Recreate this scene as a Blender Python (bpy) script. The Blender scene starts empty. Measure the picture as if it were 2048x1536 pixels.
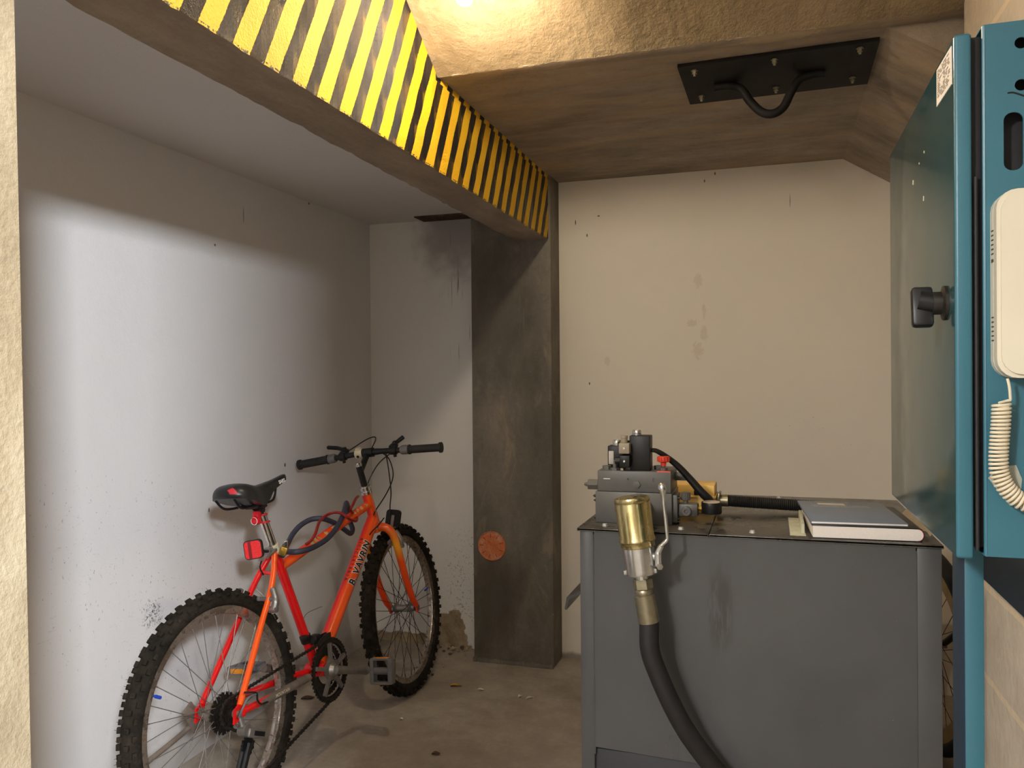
import bpy, bmesh, math, random
from mathutils import Vector, Matrix
random.seed(7)
C = bpy.context.scene.collection
PI = math.pi
V = Vector

# ------------------------------------------------------------------ camera
F_PX, YAW, PITCH, ROLL, EYE = 1626.5, .3088, -.0055, -.0082, 1.27
def cam_axes():
    w = V((-math.sin(YAW) * math.cos(PITCH), math.cos(YAW) * math.cos(PITCH), math.sin(PITCH)))
    r = V((math.cos(YAW), math.sin(YAW), 0)); u = r.cross(w)
    return (r * math.cos(ROLL) + u * math.sin(ROLL), u * math.cos(ROLL) - r * math.sin(ROLL), w)
CR, CU, CW = cam_axes()
cam_d = bpy.data.cameras.new('camera')
cam_d.sensor_width = 36; cam_d.lens = 36 * F_PX / 2048; cam_d.clip_start = .02
cam = bpy.data.objects.new('camera', cam_d); C.objects.link(cam)
m = Matrix((CR, CU, -CW)).transposed().to_4x4(); m.translation = V((0, 0, EYE))
cam.matrix_world = m
bpy.context.scene.camera = cam

# ------------------------------------------------------------------ world, lamps, exposure
sc = bpy.context.scene
sc.view_settings.view_transform = 'Standard'; sc.view_settings.look = 'None'
sc.view_settings.gamma = 1; sc.view_settings.use_curve_mapping = False
sc.view_settings.exposure = 0.45
wd = bpy.data.worlds.new('world'); sc.world = wd; wd.use_nodes = True
wd.node_tree.nodes['Background'].inputs[0].default_value = (.5, .5, .55, 1)
wd.node_tree.nodes['Background'].inputs[1].default_value = .05
sc.cycles.max_bounces = 10; sc.cycles.diffuse_bounces = 6
def lamp(name, kind, loc, energy, col, size, target=None, spread=None):
    d = bpy.data.lights.new(name, kind); d.energy = energy; d.color = col
    if kind == 'AREA':
        d.shape = 'RECTANGLE'; d.size, d.size_y = size
        if spread: d.spread = spread
    else: d.shadow_soft_size = size
    o = bpy.data.objects.new(name, d); C.objects.link(o); o.location = loc
    if target: o.rotation_euler = (V(target) - V(loc)).to_track_quat('-Z', 'Y').to_euler()
    return o
BULB = V((-.69, 1.815, 2.186))
BULB_POWER, BULB_COLOUR = 740, (1, .85, .63)
lamp('doorway_light', 'AREA', (1.45, -1.5, 2.22), 170, (.91, .955, 1), (.32, .22), (-1.6, 2.2, 1.0))
lamp('entrance_light', 'AREA', (-1.1, -.9, 2.15), 11, (1, .97, .93), (.4, .3), (-.15, 2.0, .65), 1.0)

def at(px, py, axis, val):
    """the point a ray through a pixel reaches on the world plane axis = val"""
    d = CR * ((px - 1024) / F_PX) - CU * ((py - 768) / F_PX) + CW
    o = V((0, 0, EYE)); t = (val - o[axis]) / d[axis]
    return o + d * t

# ------------------------------------------------------------------ materials
def nt_mat(name):
    mt = bpy.data.materials.new(name); mt.use_nodes = True
    nt = mt.node_tree; return mt, nt, nt.nodes['Principled BSDF']
def nd(nt, kind, **kw):
    n = nt.nodes.new(kind)
    for k, v in kw.items():
        if k in n.bl_rna.properties and k not in ('inputs',): setattr(n, k, v)
        else: n.inputs[k].default_value = v
    return n
def lk(nt, a, b): nt.links.new(a, b)
def math_n(nt, op, a, b=None, clamp=False):
    n = nt.nodes.new('ShaderNodeMath'); n.operation = op; n.use_clamp = clamp
    for i, x in enumerate((a, b)):
        if x is None: continue
        if isinstance(x, (int, float)): n.inputs[i].default_value = x
        else: lk(nt, x, n.inputs[i])
    return n.outputs[0]
def noise(nt, co, scale, detail=4, rough=.55, dist=0):
    n = nd(nt, 'ShaderNodeTexNoise'); n.inputs['Scale'].default_value = scale
    n.inputs['Detail'].default_value = detail; n.inputs['Roughness'].default_value = rough
    n.inputs['Distortion'].default_value = dist
    lk(nt, co, n.inputs['Vector']); return n.outputs['Fac']
def ramp(nt, fac, stops):
    n = nt.nodes.new('ShaderNodeValToRGB'); e = n.color_ramp.elements
    while len(e) < len(stops): e.new(.5)
    for el, (p, c) in zip(e, stops):
        el.position = p; el.color = (*c, 1) if len(c) == 3 else c
    lk(nt, fac, n.inputs[0]); return n.outputs[0]
def mix(nt, fac, a, b, mode='MIX'):
    n = nt.nodes.new('ShaderNodeMixRGB'); n.blend_type = mode
    for i, x in enumerate((fac, a, b)):
        if isinstance(x, (int, float)): n.inputs[i].default_value = x
        elif isinstance(x, tuple): n.inputs[i].default_value = (*x, 1)
        else: lk(nt, x, n.inputs[i])
    return n.outputs[0]
def mrange(nt, v, a, b, c=0, d=1):
    n = nt.nodes.new('ShaderNodeMapRange'); n.interpolation_type = 'SMOOTHSTEP'
    lk(nt, v, n.inputs[0])
    for i, x in enumerate((a, b, c, d)): n.inputs[i + 1].default_value = x
    return n.outputs[0]
def coords(nt): return nd(nt, 'ShaderNodeTexCoord').outputs['Object']
def scaled(nt, co, s, rot=(0, 0, 0)):
    n = nd(nt, 'ShaderNodeMapping'); n.inputs['Scale'].default_value = s; n.inputs['Rotation'].default_value = rot
    lk(nt, co, n.inputs[0]); return n.outputs[0]
def blob(nt, co, c, r, wob=None, amt=.35, soft=.15, ang=None):
    """mask of one stain: centre c, radii r, ragged by the noise wob"""
    a = nt.nodes.new('ShaderNodeVectorMath'); a.operation = 'SUBTRACT'; lk(nt, co, a.inputs[0]); a.inputs[1].default_value = c
    src = a.outputs[0]
    if ang:
        rt = nt.nodes.new('ShaderNodeVectorRotate'); rt.rotation_type = 'EULER_XYZ'; lk(nt, src, rt.inputs[0]); rt.inputs['Rotation'].default_value = ang
        src = rt.outputs[0]
    b = nt.nodes.new('ShaderNodeVectorMath'); b.operation = 'MULTIPLY'; lk(nt, src, b.inputs[0]); b.inputs[1].default_value = [1 / x for x in r]
    l = nt.nodes.new('ShaderNodeVectorMath'); l.operation = 'LENGTH'; lk(nt, b.outputs[0], l.inputs[0])
    v = l.outputs['Value']
    if wob is not None: v = math_n(nt, 'ADD', v, math_n(nt, 'MULTIPLY', math_n(nt, 'SUBTRACT', wob, .5), amt * 2))
    return mrange(nt, v, 1 - soft, 1 + soft, 1, 0)
def maxm(nt, ms):
    o = ms[0]
    for x in ms[1:]: o = math_n(nt, 'MAXIMUM', o, x)
    return o
def bump(nt, bs, h, strength, dist=.01):
    n = nt.nodes.new('ShaderNodeBump'); n.inputs['Strength'].default_value = strength; n.inputs['Distance'].default_value = dist
    lk(nt, h, n.inputs['Height']); lk(nt, n.outputs[0], bs.inputs['Normal'])
def basic(name, col, rough=.5, metal=0, var=.12, vscale=30, bumps=0, coat=0, spec=None, trans=0):
    mt, nt, bs = nt_mat(name); co = coords(nt)
    n = noise(nt, co, vscale)
    dark = tuple(c * (1 - var) for c in col); light = tuple(min(1, c * (1 + var)) for c in col)
    lk(nt, ramp(nt, n, [(.3, dark), (.7, light)]), bs.inputs['Base Color'])
    bs.inputs['Roughness'].default_value = rough; bs.inputs['Metallic'].default_value = metal
    if coat: bs.inputs['Coat Weight'].default_value = coat
    if spec is not None: bs.inputs['Specular IOR Level'].default_value = spec
    if trans: bs.inputs['Transmission Weight'].default_value = trans
    if bumps: bump(nt, bs, noise(nt, co, vscale * 4, 3), bumps, .002)
    return mt
def srgb(r, g, b):
    f = lambda c: ((c / 255 + .055) / 1.055) ** 2.4 if c > 10 else c / 255 / 12.92
    return (f(r), f(g), f(b))

def concrete(name, c0, c1, c2, rough=.85, scale=1.0, bmp=.25, stretch=(1, 1, 1), extra=None, grain=60):
    mt, nt, bs = nt_mat(name); co = coords(nt); s = scaled(nt, co, stretch)
    n1 = noise(nt, s, 2.2 * scale, 6, .6, .4); n2 = noise(nt, s, 9 * scale, 6, .65); n3 = noise(nt, co, grain * scale, 4, .7)
    f = math_n(nt, 'ADD', math_n(nt, 'MULTIPLY', n1, .55), math_n(nt, 'ADD', math_n(nt, 'MULTIPLY', n2, .3), math_n(nt, 'MULTIPLY', n3, .15)))
    col = ramp(nt, f, [(.36, c0), (.5, c1), (.63, c2)])
    h = math_n(nt, 'ADD', math_n(nt, 'MULTIPLY', n3, .6), math_n(nt, 'MULTIPLY', n2, .7))
    if extra: col, h = extra(nt, co, col, h, n2, n3)
    lk(nt, col, bs.inputs['Base Color']); bs.inputs['Roughness'].default_value = rough
    bs.inputs['Specular IOR Level'].default_value = .3
    bump(nt, bs, h, bmp, .02)
    return mt

def plaster(name, col, marks=None, bmp=.12, rough=.7):
    mt, nt, bs = nt_mat(name); co = coords(nt)
    n1 = noise(nt, co, 1.5, 4); n2 = noise(nt, co, 14, 5); n3 = noise(nt, co, 120, 3, .7)
    c = ramp(nt, n1, [(.3, tuple(x * .95 for x in col)), (.7, col)])
    h = math_n(nt, 'ADD', math_n(nt, 'MULTIPLY', n2, .7), math_n(nt, 'MULTIPLY', n3, .25))
    if marks: c, h = marks(nt, co, c, h, n1, n2, n3)
    lk(nt, c, bs.inputs['Base Color']); bs.inputs['Roughness'].default_value = rough
    bs.inputs['Specular IOR Level'].default_value = .25
    bump(nt, bs, h, bmp, .02)
    return mt

# room sizes (metres)
YB, XL, ZA, ZB, ZC = 3.5956, -1.8735, 2.0349, 1.8826, 2.1629
YC, XCL, XCR, XBL, XBR = 3.4487, -1.2905, -.9175, -1.0752, -.9283
YD, XR, SL = 2.216, .447, .633

def left_marks(nt, co, c, h, n1, n2, n3):
    spk = noise(nt, scaled(nt, co, (1, 1.4, .8)), 75, 3, .75)
    sp = mrange(nt, spk, .645, .72)
    zone = maxm(nt, [blob(nt, co, (XL, 2.14, .87), (1, .16, .11), n2, .6, .4), blob(nt, co, (XL, 2.25, .55), (1, .35, .28), n2, .6, .4),
                     blob(nt, co, (XL, 1.78, .75), (1, .2, .3), n2, .6, .4), blob(nt, co, (XL, 2.5, .25), (1, .5, .2), n2, .5, .4)])
    c = mix(nt, math_n(nt, 'MULTIPLY', math_n(nt, 'MULTIPLY', sp, zone), .75), c, srgb(70, 62, 55))
    scr = mrange(nt, noise(nt, scaled(nt, co, (1, 5, 22), (.5, 0, 0)), 6, 4, .7), .62, .72)
    c = mix(nt, math_n(nt, 'MULTIPLY', math_n(nt, 'MULTIPLY', scr, zone), .3), c, srgb(120, 115, 115))
    blk = math_n(nt, 'MULTIPLY', blob(nt, co, (XL, 2.105, .535), (1, .040, .040), spk, 1.6, .4), mrange(nt, noise(nt, co, 130, 3, .8), .52, .58))
    c = mix(nt, math_n(nt, 'MULTIPLY', blk, .9), c, srgb(40, 38, 38))
    fl = maxm(nt, [blob(nt, co, (*at(x, y, 0, XL)[:],), r, spk, .3, .3) for x, y, r in ((430, 490, (1, .005, .004)), (618, 407, (1, .006, .005)), (570, 930, (1, .006, .008)), (418, 1020, (1, .004, .008)), (487, 430, (1, .002, .03)))])
    c = mix(nt, math_n(nt, 'MULTIPLY', fl, .8), c, srgb(58, 50, 44))
    low = blob(nt, co, (XL, 2.6, -.05), (1, 2.5, .16), n2, .5, .5)
    c = mix(nt, math_n(nt, 'MULTIPLY', low, .45), c, srgb(120, 105, 88))
    return c, h
def back_left_marks(nt, co, c, h, n1, n2, n3):
    spk = noise(nt, co, 110, 3, .75)
    zone = blob(nt, co, (-1.35, YB, .32), (.13, 1, .25), n2, .6, .5)
    c = mix(nt, math_n(nt, 'MULTIPLY', math_n(nt, 'MULTIPLY', mrange(nt, spk, .58, .66), zone), .75), c, srgb(60, 50, 40))
    st = blob(nt, co, (-1.42, YB, 1.98), (.17, 1, .2), n2, .6, .6)
    c = mix(nt, math_n(nt, 'MULTIPLY', st, .55), c, srgb(78, 62, 50))
    drip = mrange(nt, noise(nt, scaled(nt, co, (60, 1, 3)), 1.2, 3, .6), .62, .72)
    dz = blob(nt, co, (-1.37, YB, 1.75), (.1, 1, .35), n2, .5, .5)
    c = mix(nt, math_n(nt, 'MULTIPLY', math_n(nt, 'MULTIPLY', drip, dz), .7), c, srgb(62, 50, 40))
    peel = maxm(nt, [blob(nt, co, (-1.47, YB, .06), (.09, 1, .115), n2, .45, .03), blob(nt, co, (-1.65, YB, .0), (.25, 1, .05), n2, .6, .06)])
    pc = ramp(nt, noise(nt, co, 18, 5, .7), [(.3, srgb(122, 104, 80)), (.7, srgb(178, 160, 132))])
    c = mix(nt, peel, c, pc)
    h = math_n(nt, 'SUBTRACT', h, math_n(nt, 'MULTIPLY', peel, 1.2))
    return c, h
def back_right_marks(nt, co, c, h, n1, n2, n3):
    spk = noise(nt, co, 70, 3, .8)
    zone = maxm(nt, [blob(nt, co, (-.55, YB, 1.0), (.2, 1, .12), n2, .7, .5), blob(nt, co, (.1, YB, 1.02), (.3, 1, .12), n2, .7, .5)])
    c = mix(nt, math_n(nt, 'MULTIPLY', math_n(nt, 'MULTIPLY', mrange(nt, spk, .68, .75), zone), .6), c, srgb(95, 80, 60))
    pits = maxm(nt, [blob(nt, co, (-.326, YB, 1.508), (.022, 1, .016), spk, 1.2, .2), blob(nt, co, (-.276, YB, 1.462), (.016, 1, .03), spk, 1.1, .2),
                     blob(nt, co, (-.302, YB, 1.39), (.022, 1, .035), spk, 1.6, .2), blob(nt, co, (-.275, YB, 1.56), (.008, 1, .03), spk, 1.2, .2),
                     blob(nt, co, (-.3, YB, 1.69), (.016, 1, .03), spk, 1.6, .2), blob(nt, co, (-.7, YB, 1.349), (.014, 1, .02), spk, 1.4, .2)])
    c = mix(nt, math_n(nt, 'MULTIPLY', pits, .22), c, srgb(180, 150, 115))
    h = math_n(nt, 'SUBTRACT', h, math_n(nt, 'MULTIPLY', pits, .8))
    fl = maxm(nt, [blob(nt, co, (*at(x, y, 1, YB)[:],), r, spk, .3, .3) for x, y, r in ((1197, 432, (.006, 1, .003)), (1174, 471, (.003, 1, .007)), (1151, 445, (.0025, 1, .012)), (1409, 362, (.003, 1, .006)), (1430, 347, (.003, 1, .007)), (1179, 767, (.003, 1, .006)), (1580, 402, (.0012, 1, .026)))])
    c = mix(nt, math_n(nt, 'MULTIPLY', fl, .85), c, srgb(52, 42, 34))
    base = blob(nt, co, (-.8, YB, 0), (.4, 1, .025), n2, .9, .4)
    c = mix(nt, math_n(nt, 'MULTIPLY', base, .7), c, srgb(90, 75, 60))
    return c, h
def floor_marks(nt, co, c, h, n2, n3):
    st = maxm(nt, [blob(nt, co, (-1.1, 2.5, 0), (.5, .25, 1), n2, .7, .6), blob(nt, co, (-.75, 2.75, 0), (.3, .4, 1), n2, .7, .6)])
    c = mix(nt, math_n(nt, 'MULTIPLY', st, .22), c, srgb(112, 84, 68))
    sp = mrange(nt, noise(nt, co, 45, 3, .8), .7, .76)
    c = mix(nt, math_n(nt, 'MULTIPLY', sp, .55), c, srgb(70, 56, 45))
    lt = mrange(nt, noise(nt, scaled(nt, co, (1, 3, 1)), 26, 3, .8), .7, .78)
    c = mix(nt, math_n(nt, 'MULTIPLY', lt, .4), c, srgb(190, 175, 150))
    return c, h
def stripes(nt, co, c, h, n2, n3):
    s = nd(nt, 'ShaderNodeSeparateXYZ'); lk(nt, co, s.inputs[0])
    jog = math_n(nt, 'MULTIPLY', math_n(nt, 'MULTIPLY', math_n(nt, 'GREATER_THAN', s.outputs[2], 2.146), math_n(nt, 'GREATER_THAN', s.outputs[1], 2.2)), .022)
    wob = math_n(nt, 'MULTIPLY', math_n(nt, 'SUBTRACT', n3, .5), .006)
    t = math_n(nt, 'SUBTRACT', math_n(nt, 'SUBTRACT', s.outputs[1], 1.641), math_n(nt, 'MULTIPLY', math_n(nt, 'SUBTRACT', s.outputs[2], 1.8826), .512))
    t = math_n(nt, 'ADD', math_n(nt, 'ADD', t, jog), wob)
    fr = math_n(nt, 'FRACT', math_n(nt, 'ADD', math_n(nt, 'DIVIDE', t, .0961), 40))
    y = math_n(nt, 'LESS_THAN', fr, .535)
    yc = ramp(nt, n2, [(.3, srgb(230, 172, 5)), (.7, srgb(245, 196, 10))])
    kc = ramp(nt, n2, [(.3, (.006, .005, .006)), (.7, (.016, .014, .016))])
    c = mix(nt, y, kc, yc)
    chip = mrange(nt, noise(nt, co, 55, 3, .8), .75, .78)
    c = mix(nt, math_n(nt, 'MULTIPLY', chip, .7), c, srgb(140, 120, 70))
    bs = nt.nodes['Principled BSDF']; lk(nt, math_n(nt, 'ADD', .09, math_n(nt, 'MULTIPLY', y, .55)), bs.inputs['Roughness'])
    edge = math_n(nt, 'MULTIPLY', math_n(nt, 'LESS_THAN', s.outputs[2], 1.889), math_n(nt, 'GREATER_THAN', n3, .52))
    c = mix(nt, edge, c, srgb(60, 48, 36))
    return c, h
def ceil_marks(nt, co, c, h, n2, n3):
    band = noise(nt, scaled(nt, co, (1.2, 7, 3)), 1.6, 5, .6, .6)
    c = mix(nt, mrange(nt, band, .42, .62, 0, .55), c, srgb(176, 152, 124))
    ch = blob(nt, co, (.02, 2.245, ZC), (.1, .03, 1), n3, 1.0, .3)
    c = mix(nt, math_n(nt, 'MULTIPLY', ch, .6), c, srgb(195, 175, 140))
    return c, h
def column_marks(nt, co, c, h, n2, n3):
    n = noise(nt, scaled(nt, co, (1, 1, .4)), 6, 6, .65, .8)
    c = mix(nt, mrange(nt, n, .56, .7, 0, .35), c, srgb(168, 155, 132))
    c = mix(nt, mrange(nt, noise(nt, co, 90, 2, .8), .76, .79, 0, .8), c, srgb(215, 205, 185))
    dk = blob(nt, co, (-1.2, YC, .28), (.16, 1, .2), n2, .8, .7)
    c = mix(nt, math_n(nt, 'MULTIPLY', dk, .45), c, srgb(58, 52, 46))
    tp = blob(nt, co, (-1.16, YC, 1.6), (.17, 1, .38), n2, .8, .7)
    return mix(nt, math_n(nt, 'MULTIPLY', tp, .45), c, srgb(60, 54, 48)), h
def block_marks(nt, co, c, h, n2, n3):
    s = nd(nt, 'ShaderNodeSeparateXYZ'); lk(nt, co, s.inputs[0])
    z = math_n(nt, 'ADD', s.outputs[2], math_n(nt, 'MULTIPLY', math_n(nt, 'SUBTRACT', n2, .5), .02))
    fr = math_n(nt, 'FRACT', math_n(nt, 'DIVIDE', z, .2)); j = math_n(nt, 'LESS_THAN', fr, .07)
    c = mix(nt, math_n(nt, 'MULTIPLY', j, .45), c, srgb(226, 206, 172))
    return c, math_n(nt, 'ADD', h, math_n(nt, 'MULTIPLY', j, .25))

M = {}
M['white_wall'] = plaster('white_wall', (.74, .73, .735), left_marks)
M['white_back'] = plaster('white_back', (.72, .70, .67), back_left_marks)
M['cream_back'] = plaster('cream_back', (.80, .735, .63), back_right_marks)
M['white_ceiling'] = plaster('white_ceiling', (.62, .59, .575))
M['grey_wall'] = plaster('grey_wall', (.54, .505, .47))
M['floor'] = concrete('floor_concrete', srgb(138, 129, 117), srgb(162, 152, 139), srgb(184, 174, 160), .75, 1.0, .1, extra=floor_marks)
M['ceiling'] = concrete('ceiling_concrete', srgb(122, 110, 97), srgb(146, 133, 118), srgb(168, 154, 138), .85, 1.2, .18, (1, 1.8, 1), ceil_marks)
M['sloped'] = concrete('sloped_concrete', srgb(108, 93, 70), srgb(128, 111, 86), srgb(146, 128, 101), .8, 1.0, .55, grain=34)
M['beam'] = concrete('beam_concrete', srgb(116, 101, 86), srgb(138, 122, 105), srgb(158, 142, 122), .85, 1.0, .2, (2, .6, 1))
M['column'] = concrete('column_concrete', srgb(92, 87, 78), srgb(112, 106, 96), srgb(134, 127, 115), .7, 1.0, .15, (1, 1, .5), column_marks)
M['pillar'] = concrete('pillar_concrete', srgb(146, 130, 104), srgb(176, 160, 132), srgb(198, 184, 156), .8, 1.6, .35, (1, 1, .6))
M['blocks'] = concrete('block_wall', srgb(166, 157, 144), srgb(187, 177, 162), srgb(203, 193, 178), .85, 1.0, .25, extra=block_marks)
M['stripes'] = concrete('striped_paint', (.1,) * 3, (.1,) * 3, (.1,) * 3, .16, 1.0, .7, extra=stripes, grain=150)
M['stripes'].node_tree.nodes['Principled BSDF'].inputs['Specular IOR Level'].default_value = .5
M['brick'] = concrete('rough_patch', srgb(60, 42, 32), srgb(86, 62, 46), srgb(120, 92, 68), .95, 4, .6)

# ------------------------------------------------------------------ mesh helpers
class MB:
    """collects shapes, builds ONE mesh object"""
    def __init__(s): s.v = []; s.f = []; s.mi = []; s.cur = 0
    def add(s, verts, faces, mtx=None):
        o = len(s.v)
        s.v += [(mtx @ V(p)) if mtx else V(p) for p in verts]
        s.f += [[i + o for i in f] for f in faces]; s.mi += [s.cur] * len(faces)
        return s
    def bm(s, b, mtx=None):
        b.verts.ensure_lookup_table(); b.verts.index_update()
        s.add([v.co.copy() for v in b.verts], [[v.index for v in f.verts] for f in b.faces], mtx); b.free(); return s
    def box(s, lo, hi, bev=0, mtx=None, seg=2):
        b = bmesh.new(); bmesh.ops.create_cube(b, size=1)
        lo, hi = V(lo), V(hi); c = (lo + hi) / 2; d = hi - lo
        for v in b.verts: v.co = V((v.co.x * d.x, v.co.y * d.y, v.co.z * d.z)) + c
        if bev: bmesh.ops.bevel(b, geom=b.edges[:], offset=bev, segments=seg, profile=.5, affect='EDGES')
        return s.bm(b, mtx)
    def cbox(s, c, d, bev=0, mtx=None):
        c = V(c); d = V(d) / 2; return s.box(c - d, c + d, bev, mtx)
    def tube(s, path, r, seg=12, closed=False, caps=True):
        P = [V(p) for p in path]; n = len(P); R = r if isinstance(r, (list, tuple)) else [r] * n
        rings = []; prev = None
        for i, p in enumerate(P):
            if closed: t = (P[(i + 1) % n] - P[i - 1])
            else: t = (P[min(i + 1, n - 1)] - P[max(i - 1, 0)])
            t = t.normalized()
            if prev is None:
                a = V((0, 0, 1)) if abs(t.z) < .9 else V((1, 0, 0)); u = a.cross(t).normalized()
            else: u = (prev - t * prev.dot(t)).normalized()
            prev = u; w = t.cross(u)
            rings.append([p + (u * math.cos(2 * PI * k / seg) + w * math.sin(2 * PI * k / seg)) * R[i] for k in range(seg)])
        vs = [q for rg in rings for q in rg]; fs = []
        for i in range(n if closed else n - 1):
            j = (i + 1) % n
            for k in range(seg):
                l = (k + 1) % seg; fs.append([i * seg + k, i * seg + l, j * seg + l, j * seg + k])
        if caps and not closed: fs += [list(range(seg))[::-1], [(n - 1) * seg + k for k in range(seg)]]
        return s.add(vs, fs)
    def cyl(s, a, b, r, seg=20, r2=None): return s.tube([a, b], [r, r if r2 is None else r2], seg)
    def lathe(s, prof, mtx=None, seg=48, closed=False, ang=2 * PI):
        """profile (radius, height) turned about local z; closed = the profile is a loop"""
        n = len(prof); full = abs(ang - 2 * PI) < 1e-6; k = seg if full else seg + 1
        vs = [(r * math.cos(ang * i / seg), r * math.sin(ang * i / seg), z) for i in range(k) for r, z in prof]
        fs = []
        for i in range(seg):
            j = (i + 1) % k
            for q in range(n if closed else n - 1):
                w = (q + 1) % n; fs.append([i * n + q, j * n + q, j * n + w, i * n + w])
        if not closed and full:
            if prof[0][0] > 1e-6: fs.append([i * n for i in range(k)][::-1])
            if prof[-1][0] > 1e-6: fs.append([i * n + n - 1 for i in range(k)])
        return s.add(vs, fs, mtx)
    def prism(s, pts, h0, h1, mtx=None):
        """outline in local xy, extruded in z"""
        n = len(pts)
        vs = [(x, y, h0) for x, y in pts] + [(x, y, h1) for x, y in pts]
        fs = [list(range(n))[::-1], list(range(n, 2 * n))] + [[i, (i + 1) % n, n + (i + 1) % n, n + i] for i in range(n)]
        return s.add(vs, fs, mtx)
    def hexa(s, p):
        """eight corners: bottom four, top four"""
        return s.add(p, [[3, 2, 1, 0], [4, 5, 6, 7], [0, 1, 5, 4], [1, 2, 6, 5], [2, 3, 7, 6], [3, 0, 4, 7]])
    def build(s, name, mat, parent=None, ang=35, label=None):
        me = bpy.data.meshes.new(name)
        me.from_pydata([tuple(p) for p in s.v], [], s.f)
        b = bmesh.new(); b.from_mesh(me); bmesh.ops.recalc_face_normals(b, faces=b.faces[:]); b.to_mesh(me); b.free()
        mats = mat if isinstance(mat, (list, tuple)) else [mat]
        for q in mats: me.materials.append(M[q] if isinstance(q, str) else q)
        me.polygons.foreach_set('material_index', s.mi)
        me.polygons.foreach_set('use_smooth', [True] * len(me.polygons))
        me.set_sharp_from_angle(angle=math.radians(ang)); me.update()
        o = bpy.data.objects.new(name, me); C.objects.link(o)
        if parent: o.parent = parent
        if label: o['label'] = label
        return o
def frame(o, x, y, z=None):
    x = V(x).normalized(); y = V(y); y = (y - x * y.dot(x)).normalized(); z = x.cross(y)
    m = Matrix((x, y, z)).transposed().to_4x4(); m.translation = V(o); return m
def zto(o, d, ref=(0, 0, 1)):
    z = V(d).normalized(); r = V(ref)
    if abs(r.dot(z)) > .95: r = V((1, 0, 0))
    x = r.cross(z).normalized(); y = z.cross(x)
    m = Matrix((x, y, z)).transposed().to_4x4(); m.translation = V(o); return m
def smooth(pts, n=8, closed=False):
    """Catmull-Rom through points"""
    P = [V(p) for p in pts]; out = []; k = len(P)
    for i in range(k if closed else k - 1):
        if closed: a, b, c, d = P[i - 1], P[i], P[(i + 1) % k], P[(i + 2) % k]
        else: a, b, c, d = P[max(i - 1, 0)], P[i], P[i + 1], P[min(i + 2, k - 1)]
        for j in range(n):
            t = j / n
            out.append(.5 * ((2 * b) + (c - a) * t + (2 * a - 5 * b + 4 * c - d) * t * t + (3 * b - a - 3 * c + d) * t ** 3))
    if not closed: out.append(P[-1])
    return out
def rrect(w, h, r, n=5):
    pts = []
    for cx, cy, a in ((w / 2 - r, h / 2 - r, 0), (-w / 2 + r, h / 2 - r, 90), (-w / 2 + r, -h / 2 + r, 180), (w / 2 - r, -h / 2 + r, 270)):
        for i in range(n + 1):
            t = math.radians(a + 90 * i / n); pts.append((cx + r * math.cos(t), cy + r * math.sin(t)))
    return pts
def text_geo(s, size, off=0, align='CENTER', shear=0, space=1):
    cu = bpy.data.curves.new('t', 'FONT'); cu.body = s; cu.size = size; cu.offset = off; cu.align_x = align; cu.align_y = 'CENTER'
    cu.shear = shear; cu.space_character = space; cu.resolution_u = 3
    o = bpy.data.objects.new('t', cu); C.objects.link(o)
    dg = bpy.context.evaluated_depsgraph_get(); me = o.evaluated_get(dg).to_mesh()
    vs = [v.co.copy() for v in me.vertices]; fs = [list(p.vertices) for p in me.polygons]
    o.evaluated_get(dg).to_mesh_clear(); bpy.data.objects.remove(o); bpy.data.curves.remove(cu)
    return vs, fs
def text_mb(mb, s, size, mtx, off=0, **k):
    vs, fs = text_geo(s, size, off, **k); return mb.add(vs, fs, mtx)
def tag(o, label, cat, group=None, kind=None):
    o['label'] = label; o['category'] = cat
    if group: o['group'] = group
    if kind: o['kind'] = kind
    return o
def empty(name, loc, label, cat, group=None, mtx=None):
    o = bpy.data.objects.new(name, None); C.objects.link(o); o.empty_display_size = .05
    if mtx: o.matrix_world = mtx
    else: o.location = loc
    return tag(o, label, cat, group)
def rel(o, root):
    """keep world coordinates of a mesh built in world space when it hangs under an Empty"""
    o.matrix_parent_inverse = root.matrix_world.inverted(); return o
def part(mb, name, mat, root, ang=35, label=None):
    bpy.context.view_layer.update()
    o = mb.build(name, mat, root, ang); rel(o, root)
    if label: o['label'] = label
    return o
def struct(mb, name, mat, label, cat, ang=35):
    o = mb.build(name, mat, None, ang); tag(o, label, cat, None, 'structure'); return o

# ------------------------------------------------------------------ the room
struct(MB().box((-2.05, -2.7, -.08), (2.62, 3.75, 0)), 'floor', 'floor', 'stained grey brown concrete floor', 'floor')
struct(MB().box((XL - .15, -2.7, 0), (XL, YB + .15, 2.8)), 'wall_left', 'white_wall', 'scuffed white painted wall beside the bicycle', 'wall')
struct(MB().box((XL, YB, 0), (XCL + .02, YB + .15, 2.8)), 'wall_alcove', 'white_back', 'white end wall of the alcove with peeling plaster at its foot', 'wall')
struct(MB().box((XCL + .02, YB, 0), (1.17, YB + .15, 2.8)), 'wall_back', 'cream_back', 'cream back wall behind the grey tank', 'wall')
struct(MB().box((XR, -.26, 0), (XR + .12, 2.2, 2.8)), 'wall_right', 'blocks', 'bare block wall behind the blue cabinet', 'wall')
struct(MB().box((1.05, 2.2, 0), (1.17, YB, 2.8)), 'wall_bay', 'cream_back', 'side wall of the bay behind the tank', 'wall')
struct(MB().box((XR + .12, 2.08, 0), (1.17, 2.2, 2.8)), 'wall_return', 'blocks', 'end of the block wall', 'wall')
struct(MB().box((XR + .12, -.26, 0), (2.5, -.14, 2.8)), 'wall_side', 'grey_wall', 'block wall beside the entrance', 'wall')
struct(MB().box((2.5, -2.7, 0), (2.62, -.14, 2.8)), 'wall_entrance', 'grey_wall', 'block wall at the entrance', 'wall')
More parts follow.
